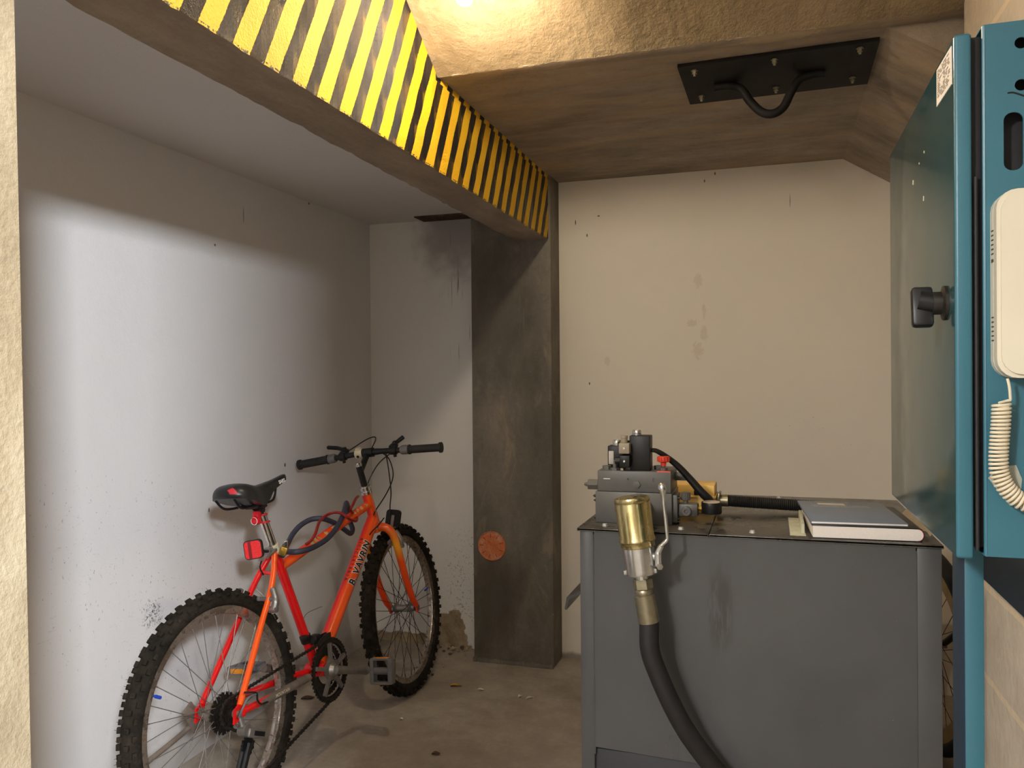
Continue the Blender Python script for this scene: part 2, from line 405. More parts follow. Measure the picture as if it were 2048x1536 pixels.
struct(MB().box((-1.87, -2.7, 0), (2.5, -2.58, 2.8)), 'wall_front', 'grey_wall', 'block wall behind the viewer', 'wall')
struct(MB().box((-2.05, -2.7, 2.8), (2.62, 1.3, 2.9)), 'ceiling', 'grey_wall', 'concrete slab over the entrance', 'ceiling')
struct(MB().box((XL, -.6, ZA), (XBL, YB, ZA + .12)), 'ceiling_alcove', 'white_ceiling', 'white painted ceiling of the bicycle alcove', 'ceiling')
mb = MB(); mb.box((XBR, YD, ZC), (1.1, YB, ZC + .12)); mb.box((XBR, YD, ZC - .004), (.4, 2.272, ZC + .05), .0015)
struct(mb, 'ceiling_slab', 'ceiling', 'dark shuttered concrete ceiling over the tank', 'ceiling')
# sloping soffit with a ragged lower edge
mb = MB(); n = 140; top = []; rs = random.Random(3)
x0, x1 = XBR, XR + .02
low = []
for i in range(n + 1):
    x = x0 + (x1 - x0) * i / n
    j = rs.uniform(-.0035, .0035) + .003 * math.sin(i * .31)
    low.append((x, YD + j, ZC - .004 - .002 * rs.random()))
hi = [(x, 1.2, ZC + SL * (YD - 1.2)) for x, _, _ in low]
hb = [(x, 1.2, ZC + SL * (YD - 1.2) + .15) for x, _, _ in low]
lb = [(x, YD + .02, ZC + .12) for x, _, _ in low]
k = n + 1
fs = []
for i in range(n):
    for a, b in ((0, 1), (1, 2), (2, 3), (3, 0)): fs.append([a * k + i, a * k + i + 1, b * k + i + 1, b * k + i])
mb.add(low + hi + hb + lb, fs)
struct(mb, 'ceiling_slope', 'sloped', 'rough sloping concrete soffit lit by the bulb', 'ceiling')
mb = MB(); mb.prism([(.284, ZC + .001), (1.06, ZC - .633 * .776), (1.06, ZC + .001)], -YB - .01, -2.274, Matrix.Rotation(PI / 2, 4, 'X'))
struct(mb, 'ceiling_haunch', 'ceiling', 'slanted concrete underside falling to the right of the ceiling plate', 'ceiling')
# beam with the warning stripes on its inner face, lower edges slightly ragged
mb = MB(); n = 150; rs = random.Random(5); vs = []
for i in range(n + 1):
    y = -.6 + (YC + .6) * i / n
    j = lambda a: rs.uniform(-a, a)
    vs += [(XBL, y, 2.82), (XBL + j(.002), y, ZB + j(.002)), (XBR + j(.0015), y, ZB + j(.002)), (XBR, y, 2.82)]
fs = []; mi = []
for i in range(n):
    for a in range(3):
        fs.append([i * 4 + a, i * 4 + a + 1, i * 4 + a + 5, i * 4 + a + 4]); mi.append(1 if a == 2 else 0)
mb.add(vs, fs); mb.mi = mi
struct(mb, 'ceiling_beam', ['beam', 'stripes'], 'low concrete beam painted with yellow and black warning stripes', 'beam')
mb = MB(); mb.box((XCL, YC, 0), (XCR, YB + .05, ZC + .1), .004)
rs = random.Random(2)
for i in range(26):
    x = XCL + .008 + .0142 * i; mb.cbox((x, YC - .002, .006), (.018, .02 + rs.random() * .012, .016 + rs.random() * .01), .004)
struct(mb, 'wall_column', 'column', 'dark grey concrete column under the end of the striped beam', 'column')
mb = MB(); XP = -.918; a_, b_ = at(28, 0, 0, XP), at(62, 1536, 0, XP)
sl_ = (b_.y - a_.y) / (b_.z - a_.z); y0_ = a_.y - sl_ * a_.z; y1_ = y0_ + sl_ * 2.8
mb.hexa([(XCL, .35, 0), (XP, .35, 0), (XP, y0_, 0), (XCL, y0_, 0), (XCL, .35, 2.82), (XP, .35, 2.82), (XP, y1_, 2.82), (XCL, y1_, 2.82)])
struct(mb, 'wall_pillar', 'pillar', 'pale rough concrete pillar at the left edge', 'pillar')
mb = MB(); mb.box((-1.585, 3.482, ZA - .006), (-1.292, YB, ZA + .01), .002)
struct(mb, 'trim_1', 'brick', 'bare brown patch in the corner of the alcove ceiling', 'patch')
# skirting of loose render along the alcove floor
# ------------------------------------------------------------------ materials for the things
def paint_fade(name, axis, stops, rough=.32):
    mt, nt, bs = nt_mat(name); co = coords(nt)
    s = nd(nt, 'ShaderNodeSeparateXYZ'); lk(nt, co, s.inputs[0])
    v = math_n(nt, 'ADD', s.outputs[axis], math_n(nt, 'MULTIPLY', math_n(nt, 'SUBTRACT', noise(nt, co, 14, 3), .5), .01))
    f = mrange(nt, v, stops[0][0], stops[-1][0])
    c = ramp(nt, f, [((p - stops[0][0]) / (stops[-1][0] - stops[0][0]), q) for p, q in stops])
    dirt = mrange(nt, noise(nt, co, 60, 4, .7), .66, .74)
    c = mix(nt, math_n(nt, 'MULTIPLY', dirt, .35), c, srgb(90, 50, 35))
    lk(nt, c, bs.inputs['Base Color']); bs.inputs['Roughness'].default_value = rough
    bs.inputs['Coat Weight'].default_value = .25; bs.inputs['Coat Roughness'].default_value = .2
    return mt
RED, ORG, YEL = srgb(226, 22, 24), srgb(250, 92, 22), srgb(250, 175, 50)
M['frame_fade'] = paint_fade('frame_fade', 1, [(-.018, ORG), (-.008, srgb(246, 76, 24)), (.006, RED)])
M['frame_red'] = basic('frame_red', RED, .3, 0, .08, 20, 0, .25)
M['fork_fade'] = paint_fade('fork_fade', 2, [(0, srgb(214, 40, 18)), (.3, srgb(232, 62, 16)), (.62, srgb(244, 82, 18)), (.68, YEL), (.72, srgb(236, 90, 30))])
def dirty_rubber(name):
    mt, nt, bs = nt_mat(name); co = coords(nt)
    n = noise(nt, co, 22, 5, .7)
    lk(nt, ramp(nt, n, [(.35, (.010, .008, .006)), (.62, (.028, .022, .016)), (.8, (.085, .065, .046))]), bs.inputs['Base Color'])
    bs.inputs['Roughness'].default_value = .92; bs.inputs['Specular IOR Level'].default_value = .15; bump(nt, bs, noise(nt, co, 150, 2), .3, .002); return mt
M['tyre'] = dirty_rubber('tyre_rubber')
M['black'] = basic('black_plastic', (.009, .009, .0095), .42, 0, .3, 40, spec=.35)
M['black_soft'] = basic('black_grip', (.014, .013, .013), .7, 0, .3, 60)
M['leather'] = basic('saddle_cover', (.013, .013, .014), .38, 0, .3, 50, .05)
M['grey_plastic'] = basic('grey_plastic', srgb(104, 102, 104), .5, 0, .12, 40)
M['cream_plastic'] = basic('cream_plastic', srgb(205, 195, 168), .45, 0, .08, 40)
M['chrome'] = basic('chrome', (.72, .70, .67), .18, 1, .12, 25)
M['alloy'] = basic('cast_alloy', srgb(150, 146, 142), .42, .75, .15, 40, .1)
M['dark_steel'] = basic('dark_steel', (.05, .045, .04), .45, .8, .3, 50)
M['chain'] = basic('oily_chain', (.030, .024, .019), .5, .6, .5, 90)
M['dusty_grey'] = basic('dusty_grey', srgb(112, 100, 90), .7, .1, .25, 30)
M['red_strip'] = basic('red_strip', srgb(190, 30, 44), .5)
M['red_rubber'] = basic('red_rubber', srgb(206, 24, 40), .45)
M['amber'] = basic('amber_reflector', srgb(226, 140, 20), .2, 0, .2, 200, .4)
M['white_paint'] = basic('white_paint', (.78, .77, .74), .5, 0, .05)
M['black_paint'] = basic('black_lettering', (.01, .01, .011), .45)
M['blue_plastic'] = basic('blue_plastic', srgb(30, 70, 190), .4)
M['brass'] = basic('brass', srgb(196, 160, 74), .3, .9, .2, 60, .1)
def rusty_chrome():
    mt, nt, bs = nt_mat('rusty_chrome'); co = coords(nt)
    n = noise(nt, co, 26, 6, .7); r = mrange(nt, n, .40, .68)
    lk(nt, mix(nt, r, (.52, .47, .42), srgb(120, 98, 80)), bs.inputs['Base Color'])
    lk(nt, math_n(nt, 'SUBTRACT', .95, math_n(nt, 'MULTIPLY', r, .45)), bs.inputs['Metallic'])
    lk(nt, math_n(nt, 'ADD', .22, math_n(nt, 'MULTIPLY', r, .4)), bs.inputs['Roughness']); return mt
M['rim'] = rusty_chrome()
def prism_red():
    mt, nt, bs = nt_mat('red_reflector'); co = coords(nt)
    v = nd(nt, 'ShaderNodeTexVoronoi'); v.inputs['Scale'].default_value = 260; lk(nt, co, v.inputs['Vector'])
    lk(nt, ramp(nt, v.outputs['Distance'], [(.0, srgb(255, 40, 50)), (.7, srgb(215, 8, 20))]), bs.inputs['Base Color'])
    bs.inputs['Roughness'].default_value = .12; bs.inputs['Coat Weight'].default_value = .6; return mt
M['reflector'] = prism_red()

# ------------------------------------------------------------------ the bicycle
R_, WB, BBX, BBZ, HTA = .3413, 1.1109, .4786, -.0396, 1.2546
PSI, PHI, DEL = 1.5251, .1081, .0716
bf = V((math.cos(PSI), math.sin(PSI), 0)); bl0 = V((-math.sin(PSI), math.cos(PSI), 0))
bu = V((0, 0, 1)) * math.cos(PHI) + bl0 * math.sin(PHI); bl = bl0 * math.cos(PHI) - V((0, 0, 1)) * math.sin(PHI)
bm_ = Matrix((bf, bl, bu)).transposed().to_4x4(); bm_.translation = V((-1.4517, 1.9193, 0))
BIKE = empty('bicycle', None, 'orange and red mountain bike with knobbly tyres leaning against the white wall', 'bicycle', mtx=bm_)
bpy.context.view_layer.update()
BI = bm_.inverted()
def B(x, y, z): return V((x, y, z + R_))                 # measured from the rear axle
def L(px, py, Y): return BI @ at(px, py, 1, Y)           # bike coordinates of a world point
st = V((-math.cos(1.2159), 0, math.sin(1.2159)))
def Ly(px, py, y):                                       # the bike point a ray meets on the plane y metres left of the frame
    o = BI @ V((0, 0, EYE)); d = (BI @ at(px, py, 1, 2)) - o
    return o + d * ((y - o.y) / d.y)
def S(t): return B(BBX, 0, BBZ) + st * t                 # along the seat tube
hh = V((-math.cos(HTA), 0, math.sin(HTA))); hf = V((math.sin(HTA), 0, math.cos(HTA)))
hb = B(WB, 0, 0) - hf * .0351
def Hd(a, f=0, y=0): return hb + hh * a + hf * f + V((0, y, 0))   # in the steering frame
SM = Matrix.Translation(hb) @ Matrix.Rotation(DEL, 4, hh) @ Matrix.Translation(-hb)
def steered(mb): mb.v = [SM @ p for p in mb.v]; return mb
MX = Matrix.Rotation(-PI / 2, 4, 'X')                     # lathe axis -> bike's left
# frame: every welded tube
mb = MB()
mb.cur = 0
mb.tube([S(.40), Hd(.489)], .0162, 16); mb.tube([B(BBX + .012, 0, BBZ + .02), Hd(.425, -.008)], [.0245, .0245], 20)
mb.tube([Hd(.405), Hd(.534)], .0195, 20)
mb.tube(smooth([Ly(549, 1106, -.014), Ly(547, 1146, -.030), Ly(540, 1186, -.042), Ly(525, 1240, -.052), Ly(506, 1312, -.060), B(.012, -.067, .018)]), .0092, 12)
mb.cur = 1
mb.tube([S(0), S(.475)], .0152, 18)
mb.tube(smooth([Ly(541, 1110, .012), Ly(522, 1142, .030), Ly(504, 1178, .042), Ly(478, 1238, .052), Ly(446, 1312, .060), B(.012, .067, .018)]), .0092, 12)
mb.tube([Ly(546, 1148, -.030), Ly(521, 1144, .030)], .006, 10)
for s in (-1, 1):
    mb.tube(smooth([B(BBX - .02, s * .022, BBZ), B(.36, s * .042, -.03), B(.02, s * .067, -.002)]), .0105, 12)
    mb.prism([(-.02, -.024), (.03, -.016), (.034, .012), (.015, .026), (-.012, .014)], -.003, .003, Matrix.Translation(B(0, s * .067, 0)) @ Matrix.Rotation(PI / 2, 4, 'X'))
mb.tube([B(BBX, -.037, BBZ), B(BBX, .037, BBZ)], .0215, 20)
fr = mb.build('frame', ['frame_fade', 'frame_red'], BIKE)
# lettering wrapped round the down tube
A0, A1 = B(BBX + .012, 0, BBZ + .02), Hd(.425, -.008)
dt = (A1 - A0).normalized(); dn = V((0, -1, 0)); dup = dt.cross(dn)      # dup: away from the ground side
def fine(vs, fs, lim=.004):
    b = bmesh.new(); q = [b.verts.new(v) for v in vs]
    for f in fs: b.faces.new([q[i] for i in f])
    bmesh.ops.triangulate(b, faces=b.faces[:])
    for _ in range(4):
        es = [e for e in b.edges if e.calc_length() > lim]
        if not es: break
        bmesh.ops.subdivide_edges(b, edges=es, cuts=1); bmesh.ops.triangulate(b, faces=b.faces[:])
    b.verts.index_update(); r = [v.co.copy() for v in b.verts], [[v.index for v in f.verts] for f in b.faces]; b.free(); return r
def wrap(mb, s, size, t, ang, rad, flip=False, **k):
    vs, fs = fine(*text_geo(s, size, **k)); out = []
    for p in vs:
        x, y = (-p.x, -p.y) if flip else (p.x, p.y)
        a = ang - y / rad
        out.append(A0 + dt * (t + x) + (dn * math.cos(a) + dup * math.sin(a)) * (rad + p.z))
    return mb.add(out, fs)
LT = (A1 - A0).length
up_s = 1 if dup.z > 0 else -1
wrap_a = -.30 * up_s
mb = MB(); wrap(mb, 'B. VAVRIN', .038, LT * .655, -.34, .0249, off=.0034, space=1.12); mb.build('lettering_outline', 'white_paint', fr)
mb = MB(); wrap(mb, 'B. VAVRIN', .038, LT * .655, -.34, .0254, off=.0013, space=1.12); mb.build('lettering', 'black_paint', fr)
mb = MB(); wrap(mb, 'BICICLETERIA', .017, LT * .665, -1.52, .0252, flip=True, off=.0002, space=1.9); mb.build('lettering', 'black_paint', fr)
# pale worn transfers on the top tube
T0, T1 = S(.40), Hd(.489); td = (T1 - T0).normalized(); tn = V((0, -1, 0)); tu = td.cross(tn)
if tu.z < 0: tu = -tu
rs = random.Random(11); tm = basic('pale_transfer', srgb(196, 178, 128), .6, 0, .2)
for t in (.29, .33, .37, .44, .52, .55, .58, .78, .82, .86, .93):
    mb = MB()
    for q in range(3):
        a = .75 + .22 * (q - 1); p = T0 + (T1 - T0) * (t + rs.uniform(-.008, .008))
        d = tn * math.cos(a) + tu * math.sin(a)
        mb.cbox((0, 0, 0), (.012 + rs.random() * .006, .006, .0008), .001, frame(p + d * .0162, td + tu * rs.uniform(-.6, .6), td.cross(d)))
    mb.build('transfer', tm, fr)
# grey sleeve with letters on the drive side chainstay
mb = MB(); c0, c1 = B(.37, -.0425, -.0285), B(.10, -.062, -.012)
mb.tube([c0, c1], .0128, 14); slv = mb.build('chainstay_sleeve', 'dusty_grey', fr)
mb = MB(); text_mb(mb, 'MOUNTAIN', .014, frame(c0.lerp(c1, .62) + V((0, -.0142, .003)), (c0 - c1), (0, 0, 1)), .0003); mb.build('lettering', 'cream_plastic', slv)
# fork, turned with the bar
mb = MB()
mb.tube([Hd(.37), Hd(.40)], .019, 18)
for s in (-1, 1):
    mb.tube(smooth([Hd(.385, 0, s * .006), Hd(.383, .002, s * .030), Hd(.365, .004, s * .052), Hd(.32, .004, s * .062), Hd(.16, .004, s * .062), Hd(.06, .014, s * .061), Hd(.012, .031, s * .060)], 8),
            [.0165] * 17 + [.0165 - .0055 * i / 31 for i in range(32)], 14)
    mb.prism([(-.012, -.018), (.012, -.018), (.012, .016), (-.012, .022)], -.0025, .0025, frame(Hd(0, .0351, s * .060), hf, hh))
steered(mb).build('fork', 'fork_fade', BIKE)
for hs in (((.534, .546, .0225), (.546, .551, .019), (.551, .563, .0215), (.563, .568, .017)), ((.395, .405, .022), (.386, .395, .0205))):
    mb = MB()
    for a0, a1, r in hs: mb.tube([Hd(a0), Hd(a1)], r, 20)
    steered(mb).build('headset', 'chrome', BIKE)

def wheel(mtx, rear):
    mb = MB(); mb.lathe([(.292, -.0145), (.2935, -.0125), (.289, -.010), (.289, .010), (.2935, .0125), (.292, .0145), (.282, .0145), (.2705, .012), (.2685, .008), (.2685, -.008), (.2705, -.012), (.282, -.0145)], MX, 96, True)
    w = mb.build('wheel', 'rim', BIKE); w.matrix_local = mtx
    # tyre: carcass, tread blocks, moulding hairs
    mb = MB(); prof = []
    for i in range(19):
        a = math.radians(-118 + 236 * i / 18); prof.append((.3095 + .0245 * math.cos(a), .0262 * math.sin(a)))
    prof += [(.291, .013), (.291, -.013)]
    mb.lathe(prof, MX, 96, True)
    rs = random.Random(4 + rear); N = 52
    for i in range(N):
        for lat, ang, sz, ph in ((-.0095, -22, (.013, .0125), 0), (.0095, 22, (.013, .0125), .5), (-.021, -58, (.015, .0105), .5), (.021, 58, (.015, .0105), 0), (-.0262, -88, (.010, .007), 0), (.0262, 88, (.010, .007), .5)):
            th = 2 * PI * (i + ph) / N; a = math.radians(ang)
            rr = .3095 + .0245 * math.cos(a); cy = .0262 * math.sin(a)
            rad = V((math.cos(th), 0, math.sin(th))); tan = V((-math.sin(th), 0, math.cos(th)))
            n = rad * math.cos(a) + V((0, 1, 0)) * math.sin(a)
            h = .0085 if abs(ang) < 80 else .003
            mb.cbox((0, 0, 0), (sz[0], sz[1], h * 1.2), .0012, frame(rad * rr + V((0, cy, 0)) + n * h * .38, tan, tan.cross(n) * -1))
            if rs.random() < .45 and abs(ang) < 80:
                p = rad * rr + V((0, cy, 0)) + n * h; q = p + n * rs.uniform(.004, .009) + tan * rs.uniform(-.003, .003)
                mb.tube([p, q], [.0007, .0003], 4)
    mb.build('tyre', 'tyre', w, 30)
    mb = MB()
    fl, fr_ = (.030, .0255) if rear else (.031, .021)
    hw = .062 if rear else .052
    mb.lathe([(.0001, -hw - .012), (.0045, -hw - .012), (.0045, -hw), (.013, -hw + .002), (.014, -fl - .008), (fr_, -fl - .002), (fr_, -fl + .002), (.015, -fl + .006), (.012, 0), (.015, fl - .006), (fr_, fl - .002), (fr_, fl + .002), (.014, fl + .008), (.013, hw - .002), (.0045, hw), (.0045, hw + .012), (.0001, hw + .012)], MX, 28)
    for s in (-1, 1): mb.lathe([(.0001, s * (hw + .006)), (.0095, s * (hw + .006)), (.0095, s * (hw + .015)), (.0001, s * (hw + .015))], MX, 6)
    mb.build('hub', 'dusty_grey' if rear else 'alloy', w)
    sp = None
    for i in range(36):
        th = 2 * PI * (i + .5) / 36; s = 1 if i % 2 else -1; k = 1 if (i // 2) % 2 else -1
        fa = th + k * 1.05
        p = V((fr_ * .9 * math.cos(fa), s * fl, fr_ * .9 * math.sin(fa))); q = V((.2695 * math.cos(th), s * .003, .2695 * math.sin(th)))
        mtx_s = zto(p, q - p) @ Matrix.Diagonal((1, 1, (q - p).length, 1))
        if sp is None:
            b = MB(); b.tube([(0, 0, 0), (0, 0, .95)], .00115, 6); b.tube([(0, 0, .95), (0, 0, 1)], .002, 6)
            sp = b.build('spoke', 'dark_steel' if not rear else 'alloy', w); o = sp
        else: o = sp.copy(); C.objects.link(o)
        o.matrix_local = mtx_s
    th = math.radians(150 if rear else 21)
    mb = MB(); d = V((math.cos(th), 0, math.sin(th))); mb.tube([d * .269, d * .248], .0032, 10); mb.tube([d * .250, d * .232], .0045, 10)
    mb.build('valve_cap', 'blue_plastic', w, label='blue valve cap')
    return w
RW = wheel(Matrix.Translation(B(0, 0, 0)), 1)
FW = wheel(SM @ Matrix.Translation(B(WB, 0, 0)) @ Matrix.Rotation(.3, 4, 'Y'), 0)

# seat post, saddle
mb = MB(); mb.tube([S(.44), S(.61)], .0138, 18); sp_ = mb.build('seat_post', 'chrome', BIKE)
mb = MB(); mb.tube([S(.452), S(.482)], .0185, 18); cl_ = mb.build('seat_clamp', 'cream_plastic', BIKE)
mb = MB(); c = S(.466); mb.tube([c + V((-.018, -.022, 0)), c + V((-.018, .022, 0))], .0055, 10); mb.tube([c + V((-.02, -.02, 0)), c + V((-.075, -.03, -.012))], .0045, 8)
mb.cbox(c + V((-.026, 0, 0)), (.02, .022, .022), .003); mb.build('clamp_bolt', 'alloy', cl_)
q = S(.6203)
prof = [(-.158, .020, .070, .018), (-.152, .042, .078, .032), (-.132, .062, .084, .044), (-.105, .070, .085, .054), (-.072, .063, .080, .062), (-.040, .049, .072, .064), (-.01, .038, .066, .060), (.025, .028, .069, .050), (.05, .023, .072, .034), (.07, .0205, .074, .027), (.11, .0185, .081, .021), (.132, .0155, .0855, .017), (.141, .009, .086, .012)]
mb = MB(); vs = []; k = 15
for x, w, z, sk in prof:
    for i in range(k):
        a = PI * i / (k - 1); e = math.copysign(abs(math.cos(a)) ** .75, math.cos(a))
        vs.append(q + V((x, -w * e, z - sk * (1 - math.sin(a) ** .8))))
fs = []
for i in range(len(prof) - 1):
    for j in range(k - 1): fs.append([i * k + j, i * k + j + 1, (i + 1) * k + j + 1, (i + 1) * k + j])
    fs.append([i * k + k - 1, i * k, (i + 1) * k, (i + 1) * k + k - 1])
fs += [list(range(k)), list(range((len(prof) - 1) * k, len(prof) * k))]
mb.add(vs, fs); sad = mb.build('saddle', 'leather', BIKE, 50)
mb = MB()
for s in (-1, 1):
    mb.tube(smooth([q + V((-.15, s * .034, .040)), q + V((-.12, s * .030, .012)), q + V((-.06, s * .021, .008)), q + V((.03, s * .021, .010)), q + V((.062, s * .016, .022)), q + V((.082, s * .010, .055))]), .0038, 8)
mb.tube([q + V((-.012, -.03, .006)), q + V((-.012, .03, .006))], .012, 14); mb.tube([S(.602), q + V((-.008, 0, .0))], .0165, 16)
mb.cbox(q + V((-.012, 0, .004)), (.05, .05, .016), .004)
mb.build('saddle_rail', 'black', sad)
mb = MB()
vs = []
for x, w, z, sk in ((-.1572, .0235, .0712, .0200), (-.1555, .0310, .0743, .0260), (-.1530, .0395, .0772, .0305), (-.1490, .0455, .0790, .0342)):
    for i in range(7):
        a = math.radians(12 + 7 * i); e = abs(math.cos(a)) ** .75
        vs.append(q + V((x, -(w + .0015) * e, z + .0015 - sk * (1 - math.sin(a) ** .8))))
mb.add(vs, [[i * 7 + j, i * 7 + j + 1, i * 7 + j + 8, i * 7 + j + 7] for i in range(3) for j in range(6)])
mb.build('saddle_stripe', 'red_strip', sad)
mb = MB(); text_mb(mb, 'SARS', .016, frame(q + V((.100, -.0212, .0655)), (1, .05, .12), (0, .25, 1)), .0006, shear=.2)
mb.build('lettering', 'white_paint', sad)
# tail light with straps round the post
t0 = S(.581); mb = MB(); mb.cbox((0, 0, 0), (.022, .026, .042), .008, Matrix.Translation(t0 + V((-.031, -.002, .004))) @ Matrix.Rotation(.3, 4, 'Y'))
mb.tube([t0 + V((-.034, -.002, .0)), t0 + V((-.043, -.004, -.004))], .013, 18)
for dz in (.010, -.016):
    mb.tube([t0 + st * dz + V((.0165 * math.cos(a), .0165 * math.sin(a), 0)) for a in [2 * PI * i / 20 for i in range(20)]], .0026, 8, True)
tl = mb.build('tail_light', 'red_rubber', BIKE)
mb = MB(); mb.tube([t0 + V((-.0435, -.004, -.004)) + V((-.004, .0115 * math.cos(a), .0115 * math.sin(a))) for a in [2 * PI * i / 20 for i in range(20)]], .0009, 6, True)
mb.build('lens_ring', 'white_paint', tl)
# rear reflector
rc = L(507, 1099, 2.12)
fm = frame(rc, V((-.36, .93, -.06)), V((.02, .05, 1)))
mb = MB(); mb.prism(rrect(.056, .058, .012), -.004, .010, fm); rf = mb.build('rear_reflector', 'black', BIKE)
mb = MB(); mb.prism(rrect(.050, .052, .010), .0095, .0125, fm); mb.prism(rrect(.050, .052, .010), -.0065, -.0035, fm); lens = mb.build('lens', 'reflector', rf, label='red reflector lens')
mb = MB()
for zz in (-.0072, .0132): mb.cbox((.009, 0, zz), (.009, .051, .001), 0, fm)
mb.build('lens_band', basic('dark_red_band', srgb(120, 10, 18), .3), lens)
mb = MB(); mb.tube(smooth([rc, rc + (S(.466) - rc) * .55 + V((0, 0, -.006)), S(.466) + V((-.022, 0, 0))]), .005, 8); mb.build('bracket', 'black', rf)

# stem and bar
bq = Hd(.6562); bc = Hd(.6639, .0981)
mb = MB(); mb.tube([Hd(.565), Hd(.652)], .0127, 18); mb.tube([Hd(.628, .002), bc], [.0125, .0115], 16); mb.tube([bc + V((0, -.024, 0)), bc + V((0, .024, 0))], .0185, 20)
mb.cbox((0, 0, 0), (.016, .03, .03), .003, frame(bc + hf * .018 - hh * .006, hf, (0, 1, 0)))
stem = steered(mb).build('stem', 'black', BIKE)
mb = MB(); mb.tube([Hd(.650), Hd(.660)], .0132, 18); mb.tube([Hd(.660), Hd(.664)], .008, 6); steered(mb).build('stem_bolt', 'chrome', stem)
def bar(y): return bc + V((0, y, 0)) - hh * (.0141 * max(0, (abs(y) - .05) / .26)) - hf * .0032 * abs(y) / .31
mb = MB(); mb.tube([bar(-.30 + .02 * i) for i in range(31)], [.0130 if abs(-.30 + .02 * i) < .06 else .0112 for i in range(31)], 14)
hbar = steered(mb).build('handlebar', 'black', BIKE)
for s in (1, -1):
    mb = MB(); n = 46; pts = []; rr = []
    for i in range(n + 1):
        y = .176 + .137 * i / n; pts.append(bar(s * y))
        r = .0158 + (.0012 if i % 2 and s > 0 else 0)
        if i < 3: r = .0195
        if i > n - 4: r = .0208
        rr.append(r)
    mb.tube(pts, rr, 18); steered(mb).build('grip', 'black_soft', hbar)
    mb = MB(); mb.tube([bar(s * .143), bar(s * .150), bar(s * .168), bar(s * .175)], [.016, .0185, .0185, .0165], 18); steered(mb).build('twist_collar', 'grey_plastic', hbar)
    mb = MB(); mb.tube([bar(s * .098), bar(s * .124)], .0165, 16); mb.tube([bar(s * .112) - hh * .012, bar(s * .112) - hh * .026], .0065, 10)
    pv = bar(s * .112) + hf * .026 + hh * .018
    mb.cbox((0, 0, 0), (.034, .030, .018), .005, frame(bar(s * .108) + hf * .016 + hh * .012, hf, (0, 1, 0)))
    tip = (V((0, s * .088, 0)) + hf * .03 + hh * .010) if s > 0 else (V((0, -.030, 0)) + hf * .03 + hh * .014)
    mb.tube(smooth([pv, pv + tip * .45 + hf * .008, pv + tip]), [.008] * 8 + [.0085] * 8 + [.0055], 10)
    mb.cbox((0, 0, 0), (.02, .018, .022), .004, frame(pv, hf, (0, 1, 0)))
    steered(mb).build('brake_lever', 'black', hbar)
mb = MB(); b0 = bar(.036); mb.tube([bar(.018), bar(.026), bar(.044), bar(.052)], [.017, .0205, .0205, .017], 18); mb.cbox((0, 0, 0), (.02, .022, .02), .004, frame(b0 + hh * .016, hf, (0, 1, 0)))
bell = steered(mb).build('lamp_bracket', 'cream_plastic', hbar)
mb = MB(); mb.tube([SM @ (b0 - hf * .0195 - hh * .004), SM @ (b0 - hf * .0225 - hh * .004)], .0055, 12); mb.build('screw', 'black', bell)
def cable(pts, r=.0024, mat='black'):
    mb = MB(); mb.tube(smooth([L(*p) for p in pts], 8), r, 8); return mb.build('cable', mat, BIKE)
cable([(806, 892, 2.885), (786, 903, 2.90), (760, 924, 2.89), (744, 948, 2.87), (735, 970, 2.845), (733, 985, 2.835)])
cable([(765, 906, 2.89), (778, 918, 2.90), (786, 943, 2.90), (783, 965, 2.89), (770, 992, 2.87), (753, 1018, 2.835), (747, 1030, 2.835)])
cable([(772, 907, 2.90), (778, 945, 2.91), (782, 985, 2.93), (780, 1015, 2.95), (781, 1062, 2.95)])
cable([(688, 907, 2.89), (703, 898, 2.90), (733, 879, 2.91), (749, 874, 2.91), (751, 880, 2.905), (745, 893, 2.90), (739, 905, 2.895)])
cable([(768, 1036, 2.85), (757, 1050, 2.80), (744, 1063, 2.79), (736, 1075, 2.79)])
cable([(742, 985, 2.82), (750, 1016, 2.825), (757, 1046, 2.83)], .0011, 'alloy')
cable([(488, 1385, 1.875), (512, 1386, 1.90), (515, 1400, 1.91), (522, 1408, 1.93), (535, 1404, 1.97)], .0028)
cable([(478, 1436, 1.85), (484, 1420, 1.85), (497, 1396, 1.87), (512, 1388, 1.90)], .0028, 'grey_plastic')
cable([(523, 1122, 2.16), (520, 1135, 2.16), (527, 1150, 2.17)], .0022)
cable([(512, 1178, 2.12), (530, 1196, 2.13), (545, 1226, 2.14), (551, 1238, 2.15)], .0009, 'alloy')
cable([(605, 1242, 2.36), (615, 1226, 2.38), (644, 1213, 2.42)], .0008, 'dark_steel')
# front reflector bracket seen from behind
rc = L(787, 1036, 2.955)
fm = frame(rc, V((-.12, -.99, -.10)), V((.25, -.1, 1)))
mb = MB(); mb.prism(rrect(.064, .066, .014), -.006, .008, fm); r2 = mb.build('front_reflector', 'black', BIKE)
mb = MB(); mb.cbox((.004, -.014, .0105), (.014, .05, .003), .001, fm); mb.cbox((.004, -.014, -.0085), (.014, .05, .003), .001, fm); mb.build('bracket', 'alloy', r2)

